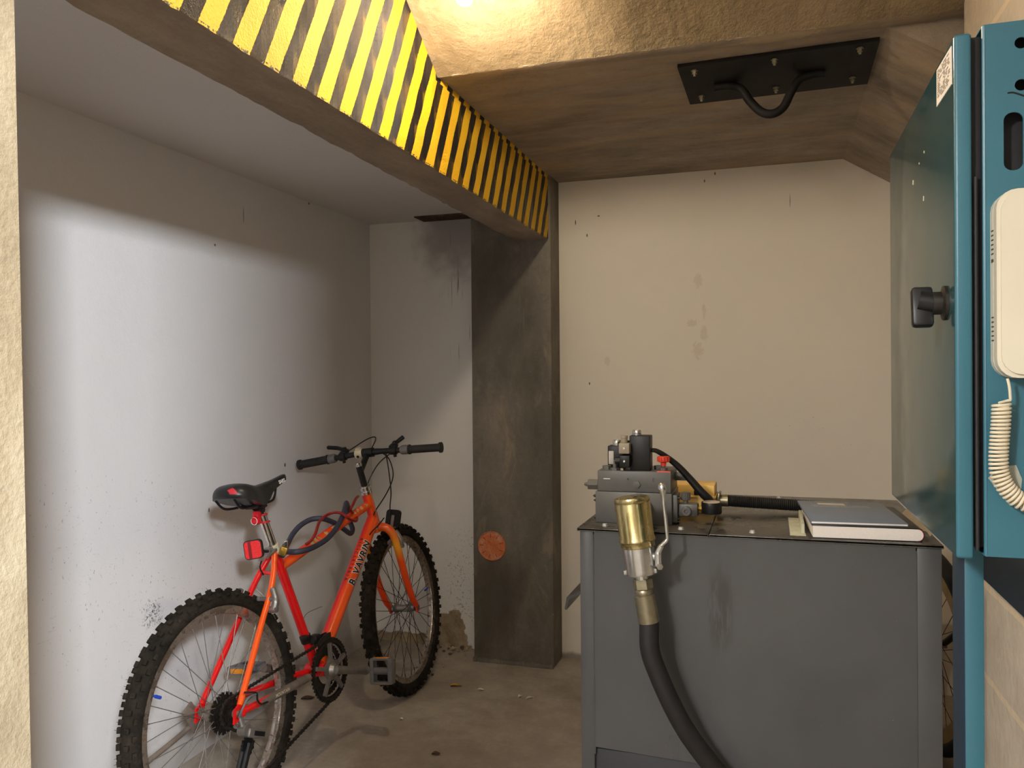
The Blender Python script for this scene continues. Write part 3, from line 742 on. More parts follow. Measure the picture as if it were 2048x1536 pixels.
# cranks, chainrings, pedals
CR_A = -.3435
def gear(n, r, w, rin, c, mb, y, td=.006):
    pts = []
    for i in range(n):
        for f, q in ((-.40, r - td), (-.2, r), (.2, r), (.40, r - td)):
            a = 2 * PI * (i + f) / n; pts.append((q * math.cos(a), q * math.sin(a)))
    m_ = Matrix.Translation(c + V((0, y, 0))) @ MX
    k = len(pts); ins = [(rin * math.cos(2 * PI * (i - .42 + .2) / k), rin * math.sin(2 * PI * i / k)) for i in range(k)]
    ins = [(rin * x / math.hypot(x, yy), rin * yy / math.hypot(x, yy)) for x, yy in pts]
    vs = [(x, yy, -w) for x, yy in pts] + [(x, yy, w) for x, yy in pts] + [(x, yy, -w) for x, yy in ins] + [(x, yy, w) for x, yy in ins]
    fs = []
    for i in range(k):
        j = (i + 1) % k; fs += [[i, j, k + j, k + i], [2 * k + j, 2 * k + i, 3 * k + i, 3 * k + j], [i, 2 * k + i, 2 * k + j, j], [k + i, k + j, 3 * k + j, 3 * k + i]]
    mb.add(vs, fs, m_)
bb = B(BBX, 0, BBZ)
mb = MB(); gear(46, .104, .0022, .084, bb, mb, -.050); gear(36, .082, .002, .062, bb, mb, -.041); gear(28, .062, .002, .045, bb, mb, -.034)
mb.lathe([(.088, -.0545), (.097, -.0545), (.097, -.052), (.088, -.052)], Matrix.Translation(bb) @ MX, 60, True)
ck = mb.build('chainring', 'chain', BIKE)
cd = V((math.cos(CR_A), 0, math.sin(CR_A)))
MC = Matrix.Translation(bb) @ Matrix.Rotation(PI / 2, 4, 'X')        # local x forward, y up, z to the right
mb = MB(); star = []
for i in range(5):
    a = CR_A + PI + 2 * PI * i / 5
    for da, r in ((-.20, .035), (-.075, .088), (.075, .088), (.20, .035)): star.append((r * math.cos(a + da), r * math.sin(a + da)))
mb.prism(star, .0535, .062, MC); mb.lathe([(.0001, .04), (.020, .04), (.024, .064), (.016, .076), (.0001, .076)], MC, 24)
ca = bb + V((0, -.070, 0))
mb.tube([ca + cd * .0, ca + cd * .06 + V((0, -.006, 0)), ca + cd * .14 + V((0, -.012, 0)), ca + cd * .178 + V((0, -.014, 0))], [.0155, .013, .0125, .014], 12)
mb.build('crank_arm', 'alloy', ck)
mb = MB(); cb = bb + V((0, .045, 0)); mb.tube([cb, cb - cd * .02 + V((0, .02, 0)), cb - cd * .14 + V((0, .034, 0)), cb - cd * .178 + V((0, .036, 0))], [.017, .0145, .0125, .014], 12); mb.build('crank_arm', 'dusty_grey', ck)
def pedal(o, sgn, rot):
    mtx = Matrix.Translation(o) @ Matrix.Rotation(rot, 4, 'Y')
    mb = MB(); y0, y1 = sgn * .014, sgn * .098; a, b = min(y0, y1), max(y0, y1)
    mb.cbox((0, sgn * .006, 0), (.014, .02, .014), .003, mtx)
    mb.lathe([(.0001, y0), (.011, y0), (.0125, sgn * .03), (.0125, y1 - sgn * .01), (.0001, y1 - sgn * .01)], mtx @ MX, 16)
    for s in (-1, 1):
        mb.box((s * .040 - .004, a, -.013), (s * .040 + .004, b, .013), .003, mtx)
        for z in (-.0115, .0115):
            mb.box((min(0, s * .04), a + (.0), z - .002), (max(0, s * .04), a + .014, z + .002), .001, mtx)
            mb.box((min(0, s * .04), b - .014, z - .002), (max(0, s * .04), b, z + .002), .001, mtx)
        for i in range(6): mb.cbox((s * .0445, a + (b - a) * (i + .5) / 6, .009), (.003, .006, .006), .001, mtx)
    mb.box((-.042, y1 - .0025, -.012), (.042, y1 + .0025, .012), .002, mtx)
    p = mb.build('pedal', 'grey_plastic', BIKE)
    for s in (-1, 1):
        mb = MB(); mb.box((s * .0435 - .0022, a + .014, -.008), (s * .0435 + .0022, b - .014, .008), .001, mtx)
        mb.build('pedal_reflector', 'amber', p, label='amber pedal reflector')
pedal(ca + cd * .172 + V((0, -.026, 0)), -1, PI / 2 + .12)
pedal(cb - cd * .172 + V((0, .05, 0)), 1, .10)
mb = MB()
for i, (r, n) in enumerate(((.0580, 28), (.0515, 24), (.0455, 21), (.040, 18), (.0355, 16), (.031, 14), (.0275, 12))): gear(n, r, .0012, r - .016, B(0, 0, 0), mb, -.022 - .0052 * i, .0036)
mb.lathe([(.0001, -.058), (.019, -.058), (.019, -.02), (.0001, -.02)], Matrix.Translation(B(0, 0, 0)) @ MX, 20)
mb.build('cassette', 'chain', RW).matrix_local = Matrix.Translation(-B(0, 0, 0))
# derailleurs
j1 = B(.014, -.072, -.062); j2 = B(-.028, -.060, -.205)
mb = MB(); mb.tube([B(.008, -.066, -.012), B(.012, -.072, -.05)], .008, 10); mb.tube([j1 + V((0, .012, .01)), j1 + V((0, -.014, .01))], .0165, 18)
mb.cbox((0, 0, 0), (.075, .024, .026), .006, Matrix.Translation(j1 + V((.034, -.008, -.012))) @ Matrix.Rotation(.45, 4, 'Y'))
rd = mb.build('rear_derailleur', 'alloy', BIKE)
mb = MB(); mb.cbox((0, 0, 0), (.046, .002, .013), .001, Matrix.Translation(j1 + V((.038, -.021, -.014))) @ Matrix.Rotation(.45, 4, 'Y')); mb.build('nameplate', 'black', rd)
mb = MB()
for y in (-.008, .008): mb.tube([j1 + V((.022, y + .012, -.035)), j2 + V((0, y, 0))], [.009, .008], 8)
mb.build('cage', 'black', rd)
for c_ in (j1 + V((.02, .012, -.04)), j2):
    mb = MB(); gear(11, .0235, .003, .006, c_, mb, 0); mb.build('jockey_wheel', 'black', rd)
mb = MB(); f0 = S(.125); mb.tube([f0 - st * .012, f0 + st * .012], .0185, 16); mb.cbox(f0 + V((.012, -.028, -.006)), (.03, .03, .032), .006); mb.cbox(f0 + V((-.022, -.012, .008)), (.018, .026, .018), .004)
fd = mb.build('front_derailleur', 'dark_steel', BIKE)
mb = MB(); pts = []
for i in range(9):
    a = math.radians(80 + 5 * i); pts.append(bb + V((.112 * math.cos(a), -.045, .112 * math.sin(a))))
for y in (-.010, .006):
    for i in range(8):
        mb.hexa([pts[i] + V((0, y - .001, -.010)), pts[i + 1] + V((0, y - .001, -.010)), pts[i + 1] + V((0, y + .001, -.010)), pts[i] + V((0, y + .001, -.010)), pts[i] + V((0, y - .001, .010)), pts[i + 1] + V((0, y - .001, .010)), pts[i + 1] + V((0, y + .001, .010)), pts[i] + V((0, y + .001, .010))])
mb.build('cage', 'dark_steel', fd)
# chain
pth = []
for i in range(15):
    a = math.radians(100 - 200 * i / 14); pth.append(bb + V((.101 * math.cos(a), -.050, .101 * math.sin(a))))
pth += [j2 + V((.0235 * math.cos(a), 0, .0235 * math.sin(a))) for a in [math.radians(-70 - 25 * i) for i in range(7)]]
pth += [j1 + V((.02 + .0235 * math.cos(a), .012, -.04 + .0235 * math.sin(a))) for a in [math.radians(-60 + 30 * i) for i in range(4)]]
pth += [B(.040 * math.cos(a), -.044, .040 * math.sin(a)) for a in [math.radians(-100 - 20 * i) for i in range(9)]]
dense = []; k = len(pth)
for i in range(k):
    a, b = pth[i], pth[(i + 1) % k]; n = max(1, int((b - a).length / .003))
    dense += [a + (b - a) * j / n for j in range(n)]
mb = MB(); acc = 0; last = dense[0]; j = 0
for p in dense[1:] + dense[:1]:
    if (p - last).length >= .0125:
        d = p - last; mid = (p + last) / 2; w = .0075 if j % 2 else .0048
        fm = frame(mid, d, V((0, 1, 0))); mb.cbox((0, 0, 0), (.0125, .0022 + w, .0062), .0012, fm)
        mb.tube([last + V((0, -.0052, 0)), last + V((0, .0052, 0))], .0042, 8); last = p; j += 1
mb.build('chain', 'chain', BIKE)
# cantilever brakes on the seatstays, one on the fork
def brake(o, s, up=V((.10, 0, 1)), fw=V((-1, 0, .1))):
    mb = MB(); mb.tube([o, o + V((0, s * .026, 0))], .010, 12)
    mb.tube(smooth([o + V((0, s * .016, 0)), o + up * .03 + V((0, s * .020, 0)), o + up * .062 + V((0, s * .006, 0))]), [.011] * 8 + [.009] * 8 + [.007], 10)
    b = mb.build('brake_arm', 'alloy', BIKE)
    pd = o + up * .030
    mb = MB(); mb.cbox((0, 0, 0), (.058, .012, .013), .004, frame(pd + V((0, -s * .014, 0)) + fw * .012, fw, (0, 1, 0))); mb.tube([pd, pd + V((0, s * .022, 0))], .0065, 10)
    mb.build('brake_pad', 'grey_plastic', b)
brake(B(.2, -.052, .235), -1, V((.25, 0, 1)), V((-1, 0, .28))); brake(B(.2, .052, .235), 1, V((.25, 0, 1)), V((-1, 0, .28)))
o1 = SM @ Hd(.29, .018, -.058); brake(o1, -1, V((-.25, 0, 1)), V((-.96, 0, -.3)))
# folded prop stand
mb = MB(); mb.cbox((0, 0, 0), (.045, .008, .085), .004, Matrix.Translation(B(-.01, .082, -.012)) @ Matrix.Rotation(-.5, 4, 'Y'))
mb.tube(smooth([B(.0, .088, -.03), B(-.08, .092, -.05), B(-.29, .096, -.085)]), .0072, 12); mb.tube([B(-.29, .096, -.085), B(-.325, .097, -.092)], .010, 12)
mb.build('prop_stand', 'dusty_grey', BIKE)

# cable locks wound round the top tube, padlock
mb = MB()
pts = [(572, 1103, 2.26), (590, 1104, 2.24), (612, 1100, 2.28), (634, 1091, 2.36), (656, 1076, 2.44), (674, 1054, 2.52), (686, 1030, 2.58), (691, 1012, 2.63), (693, 1006, 2.67), (696, 1018, 2.74), (699, 1040, 2.74), (705, 1058, 2.72), (701, 1067, 2.69), (690, 1060, 2.65), (676, 1050, 2.61), (660, 1042, 2.56), (642, 1037, 2.52), (622, 1039, 2.50), (602, 1050, 2.46), (587, 1066, 2.42), (577, 1084, 2.37), (570, 1099, 2.31)]
mb.tube(smooth([at(x, y, 1, Y) for x, y, Y in pts], 8), .0092, 14)
tag(mb.build('cable_lock', basic('blue_grey_sleeve', srgb(52, 56, 74), .55, 0, .25, 40, .1)), 'thick blue grey sleeved cable lock looped around the bicycle top tube', 'lock')
mb = MB()
pts = [(612, 1089, 2.30), (622, 1081, 2.32), (631, 1066, 2.35), (636, 1050, 2.39), (640, 1042, 2.45), (652, 1031, 2.53), (668, 1025, 2.56), (684, 1027, 2.56), (694, 1035, 2.56), (703, 1040, 2.60), (712, 1042, 2.66), (714, 1036, 2.72), (709, 1028, 2.74), (701, 1020, 2.64), (706, 1009, 2.65), (712, 997, 2.70), (716, 993, 2.75)]
mb.tube(smooth([at(x, y, 1, Y) for x, y, Y in pts], 8), .0052, 10)
tag(mb.build('cable', basic('dark_red_sleeve', srgb(140, 22, 20), .4)), 'thin dark red cable twisted around the bicycle top tube', 'cable')
pc = at(567, 1102, 1, 2.195)
pl_ = empty('padlock', pc, 'small brass padlock hanging by the bicycle seat clamp', 'padlock'); bpy.context.view_layer.update()
fm = frame(V((0, 0, 0)), (.9, .3, -.35), (.35, 0, .9))
mb = MB(); mb.cbox((0, 0, 0), (.024, .030, .015), .005, fm); mb.build('lock_body', 'brass', pl_)
mb = MB(); mb.tube([fm @ V((.008 * math.cos(a), .015 + .019 * math.sin(a), 0)) for a in [PI * i / 12 for i in range(13)]], .0026, 8); mb.build('shackle', 'chrome', pl_)
mb = MB(); mb.cbox((0, -.017, 0), (.018, .008, .013), .003, fm); mb.build('lock_cap', 'black', pl_)
# ------------------------------------------------------------------ materials of the machine room
def tank_paint():
    mt, nt, bs = nt_mat('tank_paint'); co = coords(nt)
    n = noise(nt, co, 3, 5, .6); c = ramp(nt, n, [(.3, (.062, .062, .064)), (.7, (.084, .084, .086))])
    run = mrange(nt, noise(nt, scaled(nt, co, (30, 1, 5)), 1.6, 4, .7), .6, .72)
    z1 = maxm(nt, [math_n(nt, 'MULTIPLY', blob(nt, co, (-.12, 2.0, .72), (.03, 1, .09), n, .8, .5), mrange(nt, noise(nt, scaled(nt, co, (60, 1, 7)), 1.5, 4, .7), .40, .55)), blob(nt, co, (-.112, 2.0, .755), (.016, 1, .04), n, .6, .5)])
    c = mix(nt, math_n(nt, 'MULTIPLY', z1, .55), c, (.025, .022, .017))
    fl = mrange(nt, noise(nt, co, 130, 2, .8), .77, .80)
    c = mix(nt, math_n(nt, 'MULTIPLY', fl, .5), c, srgb(190, 185, 175))
    lk(nt, c, bs.inputs['Base Color'])
    lk(nt, math_n(nt, 'ADD', .20, math_n(nt, 'MULTIPLY', noise(nt, co, 7, 4), .25)), bs.inputs['Roughness'])
    bump(nt, bs, noise(nt, co, 240, 2), .03, .001); return mt
M['tank'] = tank_paint()
def oily():
    mt, nt, bs = nt_mat('oily_lid'); co = coords(nt); n = noise(nt, co, 8, 5, .65, .5)
    lk(nt, ramp(nt, n, [(.35, (.035, .031, .025)), (.65, (.085, .078, .066))]), bs.inputs['Base Color'])
    lk(nt, mrange(nt, n, .35, .65, .2, .36), bs.inputs['Roughness']); return mt
M['lid'] = oily()
M['block_paint'] = basic('block_paint', (.110, .107, .098), .42, 0, .1, 20)
M['silver'] = basic('bright_zinc', (.66, .66, .64), .25, .95, .1, 40)
M['zinc'] = basic('dull_zinc', srgb(160, 152, 128), .38, .85, .15, 60)
M['white_bolt'] = basic('white_bolt', (.62, .6, .55), .4, .3)
M['red_knob'] = basic('red_knob', srgb(206, 62, 40), .45)
M['red_mark'] = basic('red_mark', srgb(226, 96, 78), .6)
M['label'] = basic('pale_label', srgb(190, 184, 176), .5)
M['yellow_box'] = basic('yellow_box', srgb(242, 200, 112), .42, 0, .08, 30)
M['yellow_base'] = basic('yellow_base', srgb(206, 170, 96), .5, 0, .08, 30)
M['beige_grey'] = basic('beige_grey', srgb(150, 140, 118), .5, 0, .05)
M['hose'] = basic('hose_rubber', (.011, .009, .009), .6, 0, .35, 40, .2)
M['conduit'] = basic('black_conduit', (.012, .012, .012), .32, 0, .2, 40)
M['glass'] = basic('gauge_glass', srgb(176, 160, 136), .15, 0, .05)
def scratched_brass():
    mt, nt, bs = nt_mat('passivated_brass'); co = coords(nt)
    n = noise(nt, scaled(nt, co, (1, 1, .35)), 26, 4, .6)
    lk(nt, ramp(nt, n, [(.3, srgb(168, 152, 100)), (.55, srgb(202, 188, 138)), (.75, srgb(212, 202, 164))]), bs.inputs['Base Color'])
    bs.inputs['Metallic'].default_value = .95; lk(nt, mrange(nt, n, .3, .7, .2, .38), bs.inputs['Roughness'])
    bump(nt, bs, n, .03, .001); return mt
M['gold'] = scratched_brass()
def teal(name, rough=.38):
    mt, nt, bs = nt_mat(name); co = coords(nt)
    n = noise(nt, co, 3, 4); sp = mrange(nt, noise(nt, co, 70, 3, .8), .73, .76)
    c = ramp(nt, n, [(.3, srgb(44, 94, 110)), (.7, srgb(54, 106, 122))])
    lk(nt, mix(nt, math_n(nt, 'MULTIPLY', sp, .35), c, srgb(160, 190, 190)), bs.inputs['Base Color'])
    bs.inputs['Roughness'].default_value = rough; bump(nt, bs, noise(nt, co, 420, 2), .12, .001); return mt
M['teal'] = teal('teal_paint')
def door_paint():
    mt, nt, bs = nt_mat('door_paint'); co = coords(nt)
    n = noise(nt, co, 4, 5)
    lk(nt, ramp(nt, n, [(.3, srgb(34, 62, 66)), (.7, srgb(42, 72, 76))]), bs.inputs['Base Color'])
    lk(nt, mrange(nt, noise(nt, co, 12, 4), .3, .7, .10, .16), bs.inputs['Roughness']); bs.inputs['IOR'].default_value = 1.9; return mt
M['door'] = door_paint()
M['shaded_teal'] = basic('shaded_teal_paint', srgb(28, 46, 62), .5, 0, .1, 20)  # cabinet teal with shade put into the colour, for leg webs and rail
M['ivory'] = basic('ivory_plastic', srgb(206, 199, 180), .35, 0, .03, 10, 0, .15)
M['ivory_white'] = basic('white_handset', srgb(216, 211, 197), .3, 0, .02, 10, 0, .2)
M['cord'] = basic('ivory_cord', srgb(212, 201, 176), .4, 0, .04, 20)
M['steel_black'] = basic('black_plate', (.010, .009, .009), .65, 0, .4, 18, .1, spec=.15)
M['paper'] = basic('paper', srgb(226, 218, 206), .7, 0, .04, 60)
M['page_edge'] = basic('page_edge', srgb(232, 224, 216), .75, 0, .04, 300)
M['book_black'] = basic('book_black', (.014, .013, .013), .4, 0, .2)
M['booklet_blue'] = basic('booklet_blue', srgb(112, 126, 146), .42, 0, .06, 14)
M['pink'] = basic('pink_thread', srgb(214, 60, 84), .6)
M['old_paper'] = basic('old_paper', srgb(150, 136, 112), .7, 0, .1)
M['orange_cap'] = concrete('orange_cap', srgb(184, 92, 52), srgb(204, 120, 78), srgb(206, 168, 144), .55, 8, .1)
M['leaf'] = basic('dry_leaf', srgb(186, 142, 66), .7, 0, .25, 80)
M['dark_leaf'] = basic('brown_leaf', srgb(84, 64, 46), .8, 0, .25, 80)
M['crumb'] = basic('plaster_crumb', srgb(170, 152, 122), .9, 0, .25, 60)
M['dark_crumb'] = basic('dark_crumb', srgb(96, 82, 66), .9, 0, .25, 60)
M['bag'] = basic('bag', (.016, .015, .015), .3, 0, .2)

# ------------------------------------------------------------------ hydraulic tank
TY, TZ, TX0, TX1, TB = 2.0, .894, -.462, .357, 2.69
T = empty('hydraulic_tank', (0, 2.3, 0), 'large dark grey steel oil tank standing right of the column', 'tank'); bpy.context.view_layer.update()
P4 = lambda mb, n, m, root=T, **k: part(mb, n, m, root, **k)
mb = MB(); mb.box((TX0 + .002, TY + .012, .10), (TX1 - .002, TB, TZ - .004), .003)
for x0, x1 in ((TX0, TX0 + .034), (TX1 - .05, TX1)): mb.box((x0, TY, 0), (x1, TY + .03, TZ - .003), .002)
for x in (TX0 + .015, TX1 - .015): mb.box((x - .015, TB - .03, 0), (x + .015, TB, .2), .002)
P4(mb, 'tank_body', 'tank')
mb = MB(); mb.prism([(TX0 + .037, .348), (TX1 - .053, .323), (TX1 - .053, TZ - .006), (TX0 + .037, TZ - .006)], -TY - .014, -TY + .0015, Matrix.Rotation(PI / 2, 4, 'X')); P4(mb, 'front_panel', 'tank')
mb = MB(); mb.box((TX0 + .038, TY + .008, .05), (TX1 - .054, TY + .02, .34), .001); P4(mb, 'lower_panel', basic('tank_recess', (.035, .037, .042), .4, 0, .15, 8))
mb = MB(); mb.box((TX0 - .006, TY - .005, TZ - .004), (-.1465, TB + .004, TZ + .0015), .001); mb.box((TX0 - .006, TY - .005, TZ - .006), (-.1465, TY - .003, TZ)); P4(mb, 'lid', 'lid')
mb = MB(); mb.box((-.1445, TY - .005, TZ - .004), (TX1 + .003, TB + .004, TZ + .0015), .001); mb.box((-.1445, TY - .005, TZ - .006), (TX1 + .003, TY - .003, TZ)); P4(mb, 'lid', 'lid')
for x, y in ((-.406, 2.041), (-.216, 2.043), (-.046, 2.042), (.02, 2.655)):
    mb = MB(); mb.lathe([(.0001, 0), (.0075, 0), (.0075, .0015), (.006, .0018), (.006, .006), (.0001, .0066)], Matrix.Translation((x, y, TZ + .0015)), 6); P4(mb, 'lid_bolt', 'white_bolt')
mb = MB(); mb.prism([(TX0 + .002, .70), (TX0 + .002, .694), (-.553, .642), (-.560, .612), (-.566, .614), (-.560, .648)], -2.42, -2.25, Matrix.Rotation(PI / 2, 4, 'X')); P4(mb, 'lifting_bracket', 'tank')
for x in (TX0 + .0355, TX1 - .0515):                                     # weld beads beside the panel
    mb = MB(); mb.tube([(x, TY + .001, .33), (x, TY + .001, TZ - .014)], .0022, 8); P4(mb, 'weld_seam', 'tank')

# valve block on the tank
YV = 2.085
def vp(px, py, dy=0): return at(px, py, 1, YV + dy)
VB = empty('valve_block', (-.34, 2.15, TZ), 'dark grey hydraulic valve block with black solenoid coils on the tank', 'valve block'); bpy.context.view_layer.update()
Q4 = lambda mb, n, m, **k: part(mb, n, m, VB, **k)
bx0, bx1, zl, zu = -.4395, -.2425, .978, 1.0315
mb = MB(); mb.box((bx0, YV, TZ + .0017), (bx1, YV + .15, zl - .0008), .002); Q4(mb, 'lower_block', 'block_paint')
mb = MB(); mb.box((bx0 + .006, YV + .001, zl), (bx1 - .002, YV + .145, zu), .002); Q4(mb, 'upper_block', 'block_paint')
mb = MB(); p = vp(1273, 969); mb.lathe([(.0001, -.003), (.0105, -.003), (.0105, .004), (.0001, .005)], zto(p, (0, -1, 0)), 6); Q4(mb, 'hex_plug', 'block_paint')
mb = MB(); p = vp(1256, 958); mb.lathe([(.0001, -.002), (.0022, -.002), (.0022, .0012), (.0001, .0012)], zto(p, (0, -1, 0)), 10); Q4(mb, 'set_screw', 'dark_steel')
mb = MB(); text_mb(mb, 'E', .012, frame(vp(1307, 960) + V((0, .0003, 0)), (1, 0, 0), (0, 0, 1)), .0003); Q4(mb, 'stamped_letter', basic('stamp', (.06, .058, .054), .5))
mb = MB(); mb.box((-.280, YV + .0012, zu - .001), (-.246, YV + .016, zu + .0012), .0004); Q4(mb, 'paint_mark', 'red_mark')
mb = MB(); mb.cbox(vp(1213.5, 957.5) + V((0, .0006, 0)), (.018, .001, .0022), .0004, None); Q4(mb, 'paint_scratch', 'white_paint')
# adjusters left and right
def bolt_x(px, py, dy, x_to, r, name='adjuster', mat='block_paint', r2=None):
    p = vp(px, py, dy); s = 1 if x_to > p.x else -1
    mb = MB(); mb.lathe([(.0001, 0), (r, 0), (r, .7), (r * .8, .74), (r * .42, .76), (r * .42, .9), (r * .28, .91), (r * .28, 1), (.0001, 1)], zto(V((x_to, p.y, p.z)), (p.x - x_to, 0, 0)) @ Matrix.Diagonal((1, 1, abs(p.x - x_to), 1)), 6)
    Q4(mb, name, mat)
bolt_x(1169, 968, .03, bx0 + .002, .0145)
bolt_x(1384, 953, .10, bx1 - .002, .012)
bolt_x(1186, 991, .02, bx0 + .002, .0045, 'bolt', 'dark_steel'); bolt_x(1187, 1000, .03, bx0 + .002, .0035, 'bolt', 'dark_steel'); bolt_x(1187, 1034, .02, bx0 + .002, .0045, 'bolt', 'dark_steel')
# coils
def coil(x0, x1, y0, y1, z0, z1, bev, nutx, nuty, nr, nh):
    mb = MB(); mb.box((x0, y0, z0), (x1, y1, z1), bev); c = Q4(mb, 'solenoid_coil', 'black')
    mb = MB(); mb.lathe([(.0001, 0), (nr * 1.15, 0), (nr * 1.15, .002), (nr * .98, .003), (nr, .004), (nr, nh * .8), (nr * .85, nh), (nr * .45, nh), (nr * .4, nh * .8), (.0001, nh * .8)], Matrix.Translation((nutx, nuty, z1)), 24)
    mb.build('coil_nut', 'silver', c)
    return c
big = coil(-.3515, -.2985, YV + .012, YV + .062, zu + .0005, 1.1225, .003, -.336, YV + .04, .0115, .013)
sml = coil(-.4165, -.372, YV + .052, YV + .095, zu + .0005, 1.092, .003, -.395, YV + .075, .0115, .014)
def sub(mb, name, mat, par, **k):
    o = mb.build(name, mat, par, **k); return o
mb = MB(); mb.box((-.4135, YV + .0505, 1.043), (-.4000, YV + .0525, 1.078), .0003); sub(mb, 'coil_label', 'label', sml)
mb = MB(); mb.prism([(-.371, 1.038), (-.3515, 1.038), (-.3515, 1.108), (-.371, 1.108)], -YV - .05, -YV - .02, Matrix.Rotation(PI / 2, 4, 'X')); sub(mb, 'coil_terminal', 'black', big)
mb = MB(); mb.box((-.3745, YV - .014, 1.0775), (-.3475, YV + .020, 1.104), .0015); mb.lathe([(.0085, 0), (.0085, .012), (.0078, .012), (.0092, .013), (.0092, .019), (.0001, .019)], Matrix.Translation((-.3635, YV + .006, 1.104)), 20)
cn = sub(mb, 'plug_connector', 'beige_grey', big, label='grey beige plug connector')
mb = MB(); mb.lathe([(.0001, 0), (.0028, 0), (.0028, .0015), (.0001, .0018)], zto((-.361, YV - .014, 1.0905), (0, -1, 0)), 12); sub(mb, 'plug_screw', 'silver', cn)
mb = MB(); mb.box((-.3735, YV - .012, 1.0425), (-.3475, YV + .024, 1.0725), .0015); mb.tube([(-.3735, YV + .012, 1.056), (-.388, YV + .012, 1.056)], .009, 16)
cn = sub(mb, 'plug_connector', 'black', sml)
mb = MB(); mb.lathe([(.0001, 0), (.0028, 0), (.0028, .0015), (.0001, .0018)], zto((-.361, YV - .012, 1.0575), (0, -1, 0)), 12); sub(mb, 'plug_screw', 'silver', cn)
for x, y, r, h, mt_ in ((-.414, YV + .030, .012, .010, 'block_paint'), (-.391, YV + .018, .012, .006, 'block_paint'), (-.372, YV + .022, .007, .005, 'zinc'), (-.283, YV + .07, .013, .009, 'block_paint')):
    mb = MB(); mb.lathe([(.0001, 0), (r, 0), (r, h), (.0001, h)], Matrix.Translation((x, y, zu)), 6)
    if h == .006: mb.lathe([(.0055, h), (.0055, .015), (.0035, .016), (.0035, .026), (.0001, .026)], Matrix.Translation((x, y, zu)), 12)
    Q4(mb, 'port_plug', mt_)
# red hand knob
kx, ky = -.2665, YV + .03
mb = MB(); prof = [(.0075, .0105), (.0115, .016), (.0115, .024)]
mb.lathe([(.0001, .012), (.0068, .012), (.0072, .021), (.0145, .0235), (.0150, .0245), (.0150, .035), (.0140, .037), (.0001, .0365)], Matrix.Translation((kx, ky, zu)), 28)
for i in range(14): a = 2 * PI * i / 14; mb.tube([(kx + .0148 * math.cos(a), ky + .0148 * math.sin(a), zu + .0245), (kx + .0148 * math.cos(a), ky + .0148 * math.sin(a), zu + .0358)], .0017, 6)
Q4(mb, 'hand_knob', 'red_knob', label='red fluted hand knob')
mb = MB(); mb.lathe([(.0001, 0), (.011, 0), (.011, .008), (.005, .009), (.005, .013), (.0001, .013)], Matrix.Translation((kx, ky, zu)), 6); Q4(mb, 'knob_nut', 'block_paint')
# side plate with the gauge valve
mb = MB(); mb.box((bx1 + .0004, YV + .012, TZ + .008), (bx1 + .0125, YV + .075, TZ + .078), .0012); sp2 = Q4(mb, 'side_plate', 'block_paint')
for y, z in ((YV + .022, TZ + .070), (YV + .022, TZ + .016)):
    mb = MB(); mb.tube([(bx1 + .012, y, z), (bx1 + .018, y, z)], .004, 10); sub(mb, 'plate_bolt', 'dark_steel', sp2)
gy = YV + .045
mb = MB(); mb.box((bx1 + .0125, gy - .018, TZ + .022), (bx1 + .062, gy + .02, TZ + .054), .004)
mb.lathe([(.0001, 0), (.0125, 0), (.0125, .011), (.0105, .013), (.005, .013), (.004, .009), (.0001, .009)], zto((bx1 + .034, gy - .018, TZ + .037), (0, -1, 0)), 24)
gv = Q4(mb, 'gauge_valve', 'block_paint')
mb = MB(); mb.lathe([(.006, 0), (.006, .008), (.0118, .010), (.0118, .028), (.010, .029), (.0001, .029)], Matrix.Translation((bx1 + .030, gy, TZ + .053)), 24)
for i in range(16): a = 2 * PI * i / 16; mb.tube([(bx1 + .030 + .0116 * math.cos(a), gy + .0116 * math.sin(a), TZ + .0635), (bx1 + .030 + .0116 * math.cos(a), gy + .0116 * math.sin(a), TZ + .081)], .0013, 6)
sub(mb, 'valve_knob', 'block_paint', gv)
gx = bx1 + .095
mb = MB(); mb.tube([(bx1 + .060, gy, TZ + .041), (bx1 + .066, gy, TZ + .041)], .006, 6); mb.tube([(bx1 + .066, gy, TZ + .041), (gx - .022, gy, TZ + .041)], .0085, 6); Q4(mb, 'gauge_fitting', 'brass', label='brass gauge fitting')
mb = MB(); gm = Matrix.Translation((gx, gy, TZ + .030)) @ Matrix.Rotation(.02, 4, 'X')
mb.lathe([(.0001, -.003), (.006, -.003), (.007, 0), (.0245, .001), (.0255, .003), (.0255, .027), (.0245, .0295), (.0225, .0295), (.0225, .028), (.0001, .028)], gm, 40)
pg = Q4(mb, 'pressure_gauge', 'black')
mb = MB(); mb.lathe([(.0001, .0282), (.0224, .0282), (.021, .0305), (.0001, .0308)], gm, 40); sub(mb, 'gauge_glass', 'glass', pg)
# flat black cable from the coil over to the junction box
pts = [(-.2985, YV + .045, 1.083), (-.285, YV + .05, 1.080), (-.262, YV + .062, 1.064), (-.235, YV + .075, 1.040), (-.205, YV + .088, 1.005), (-.178, YV + .095, .972), (-.158, YV + .105, .950), (-.150, YV + .14, .930)]
mb = MB(); sm_ = smooth(pts, 8); n = len(sm_); mb.tube(sm_, [.0052 + .0062 * min(1, i / n * 1.3) for i in range(n)], 14); Q4(mb, 'coil_cable', 'conduit')

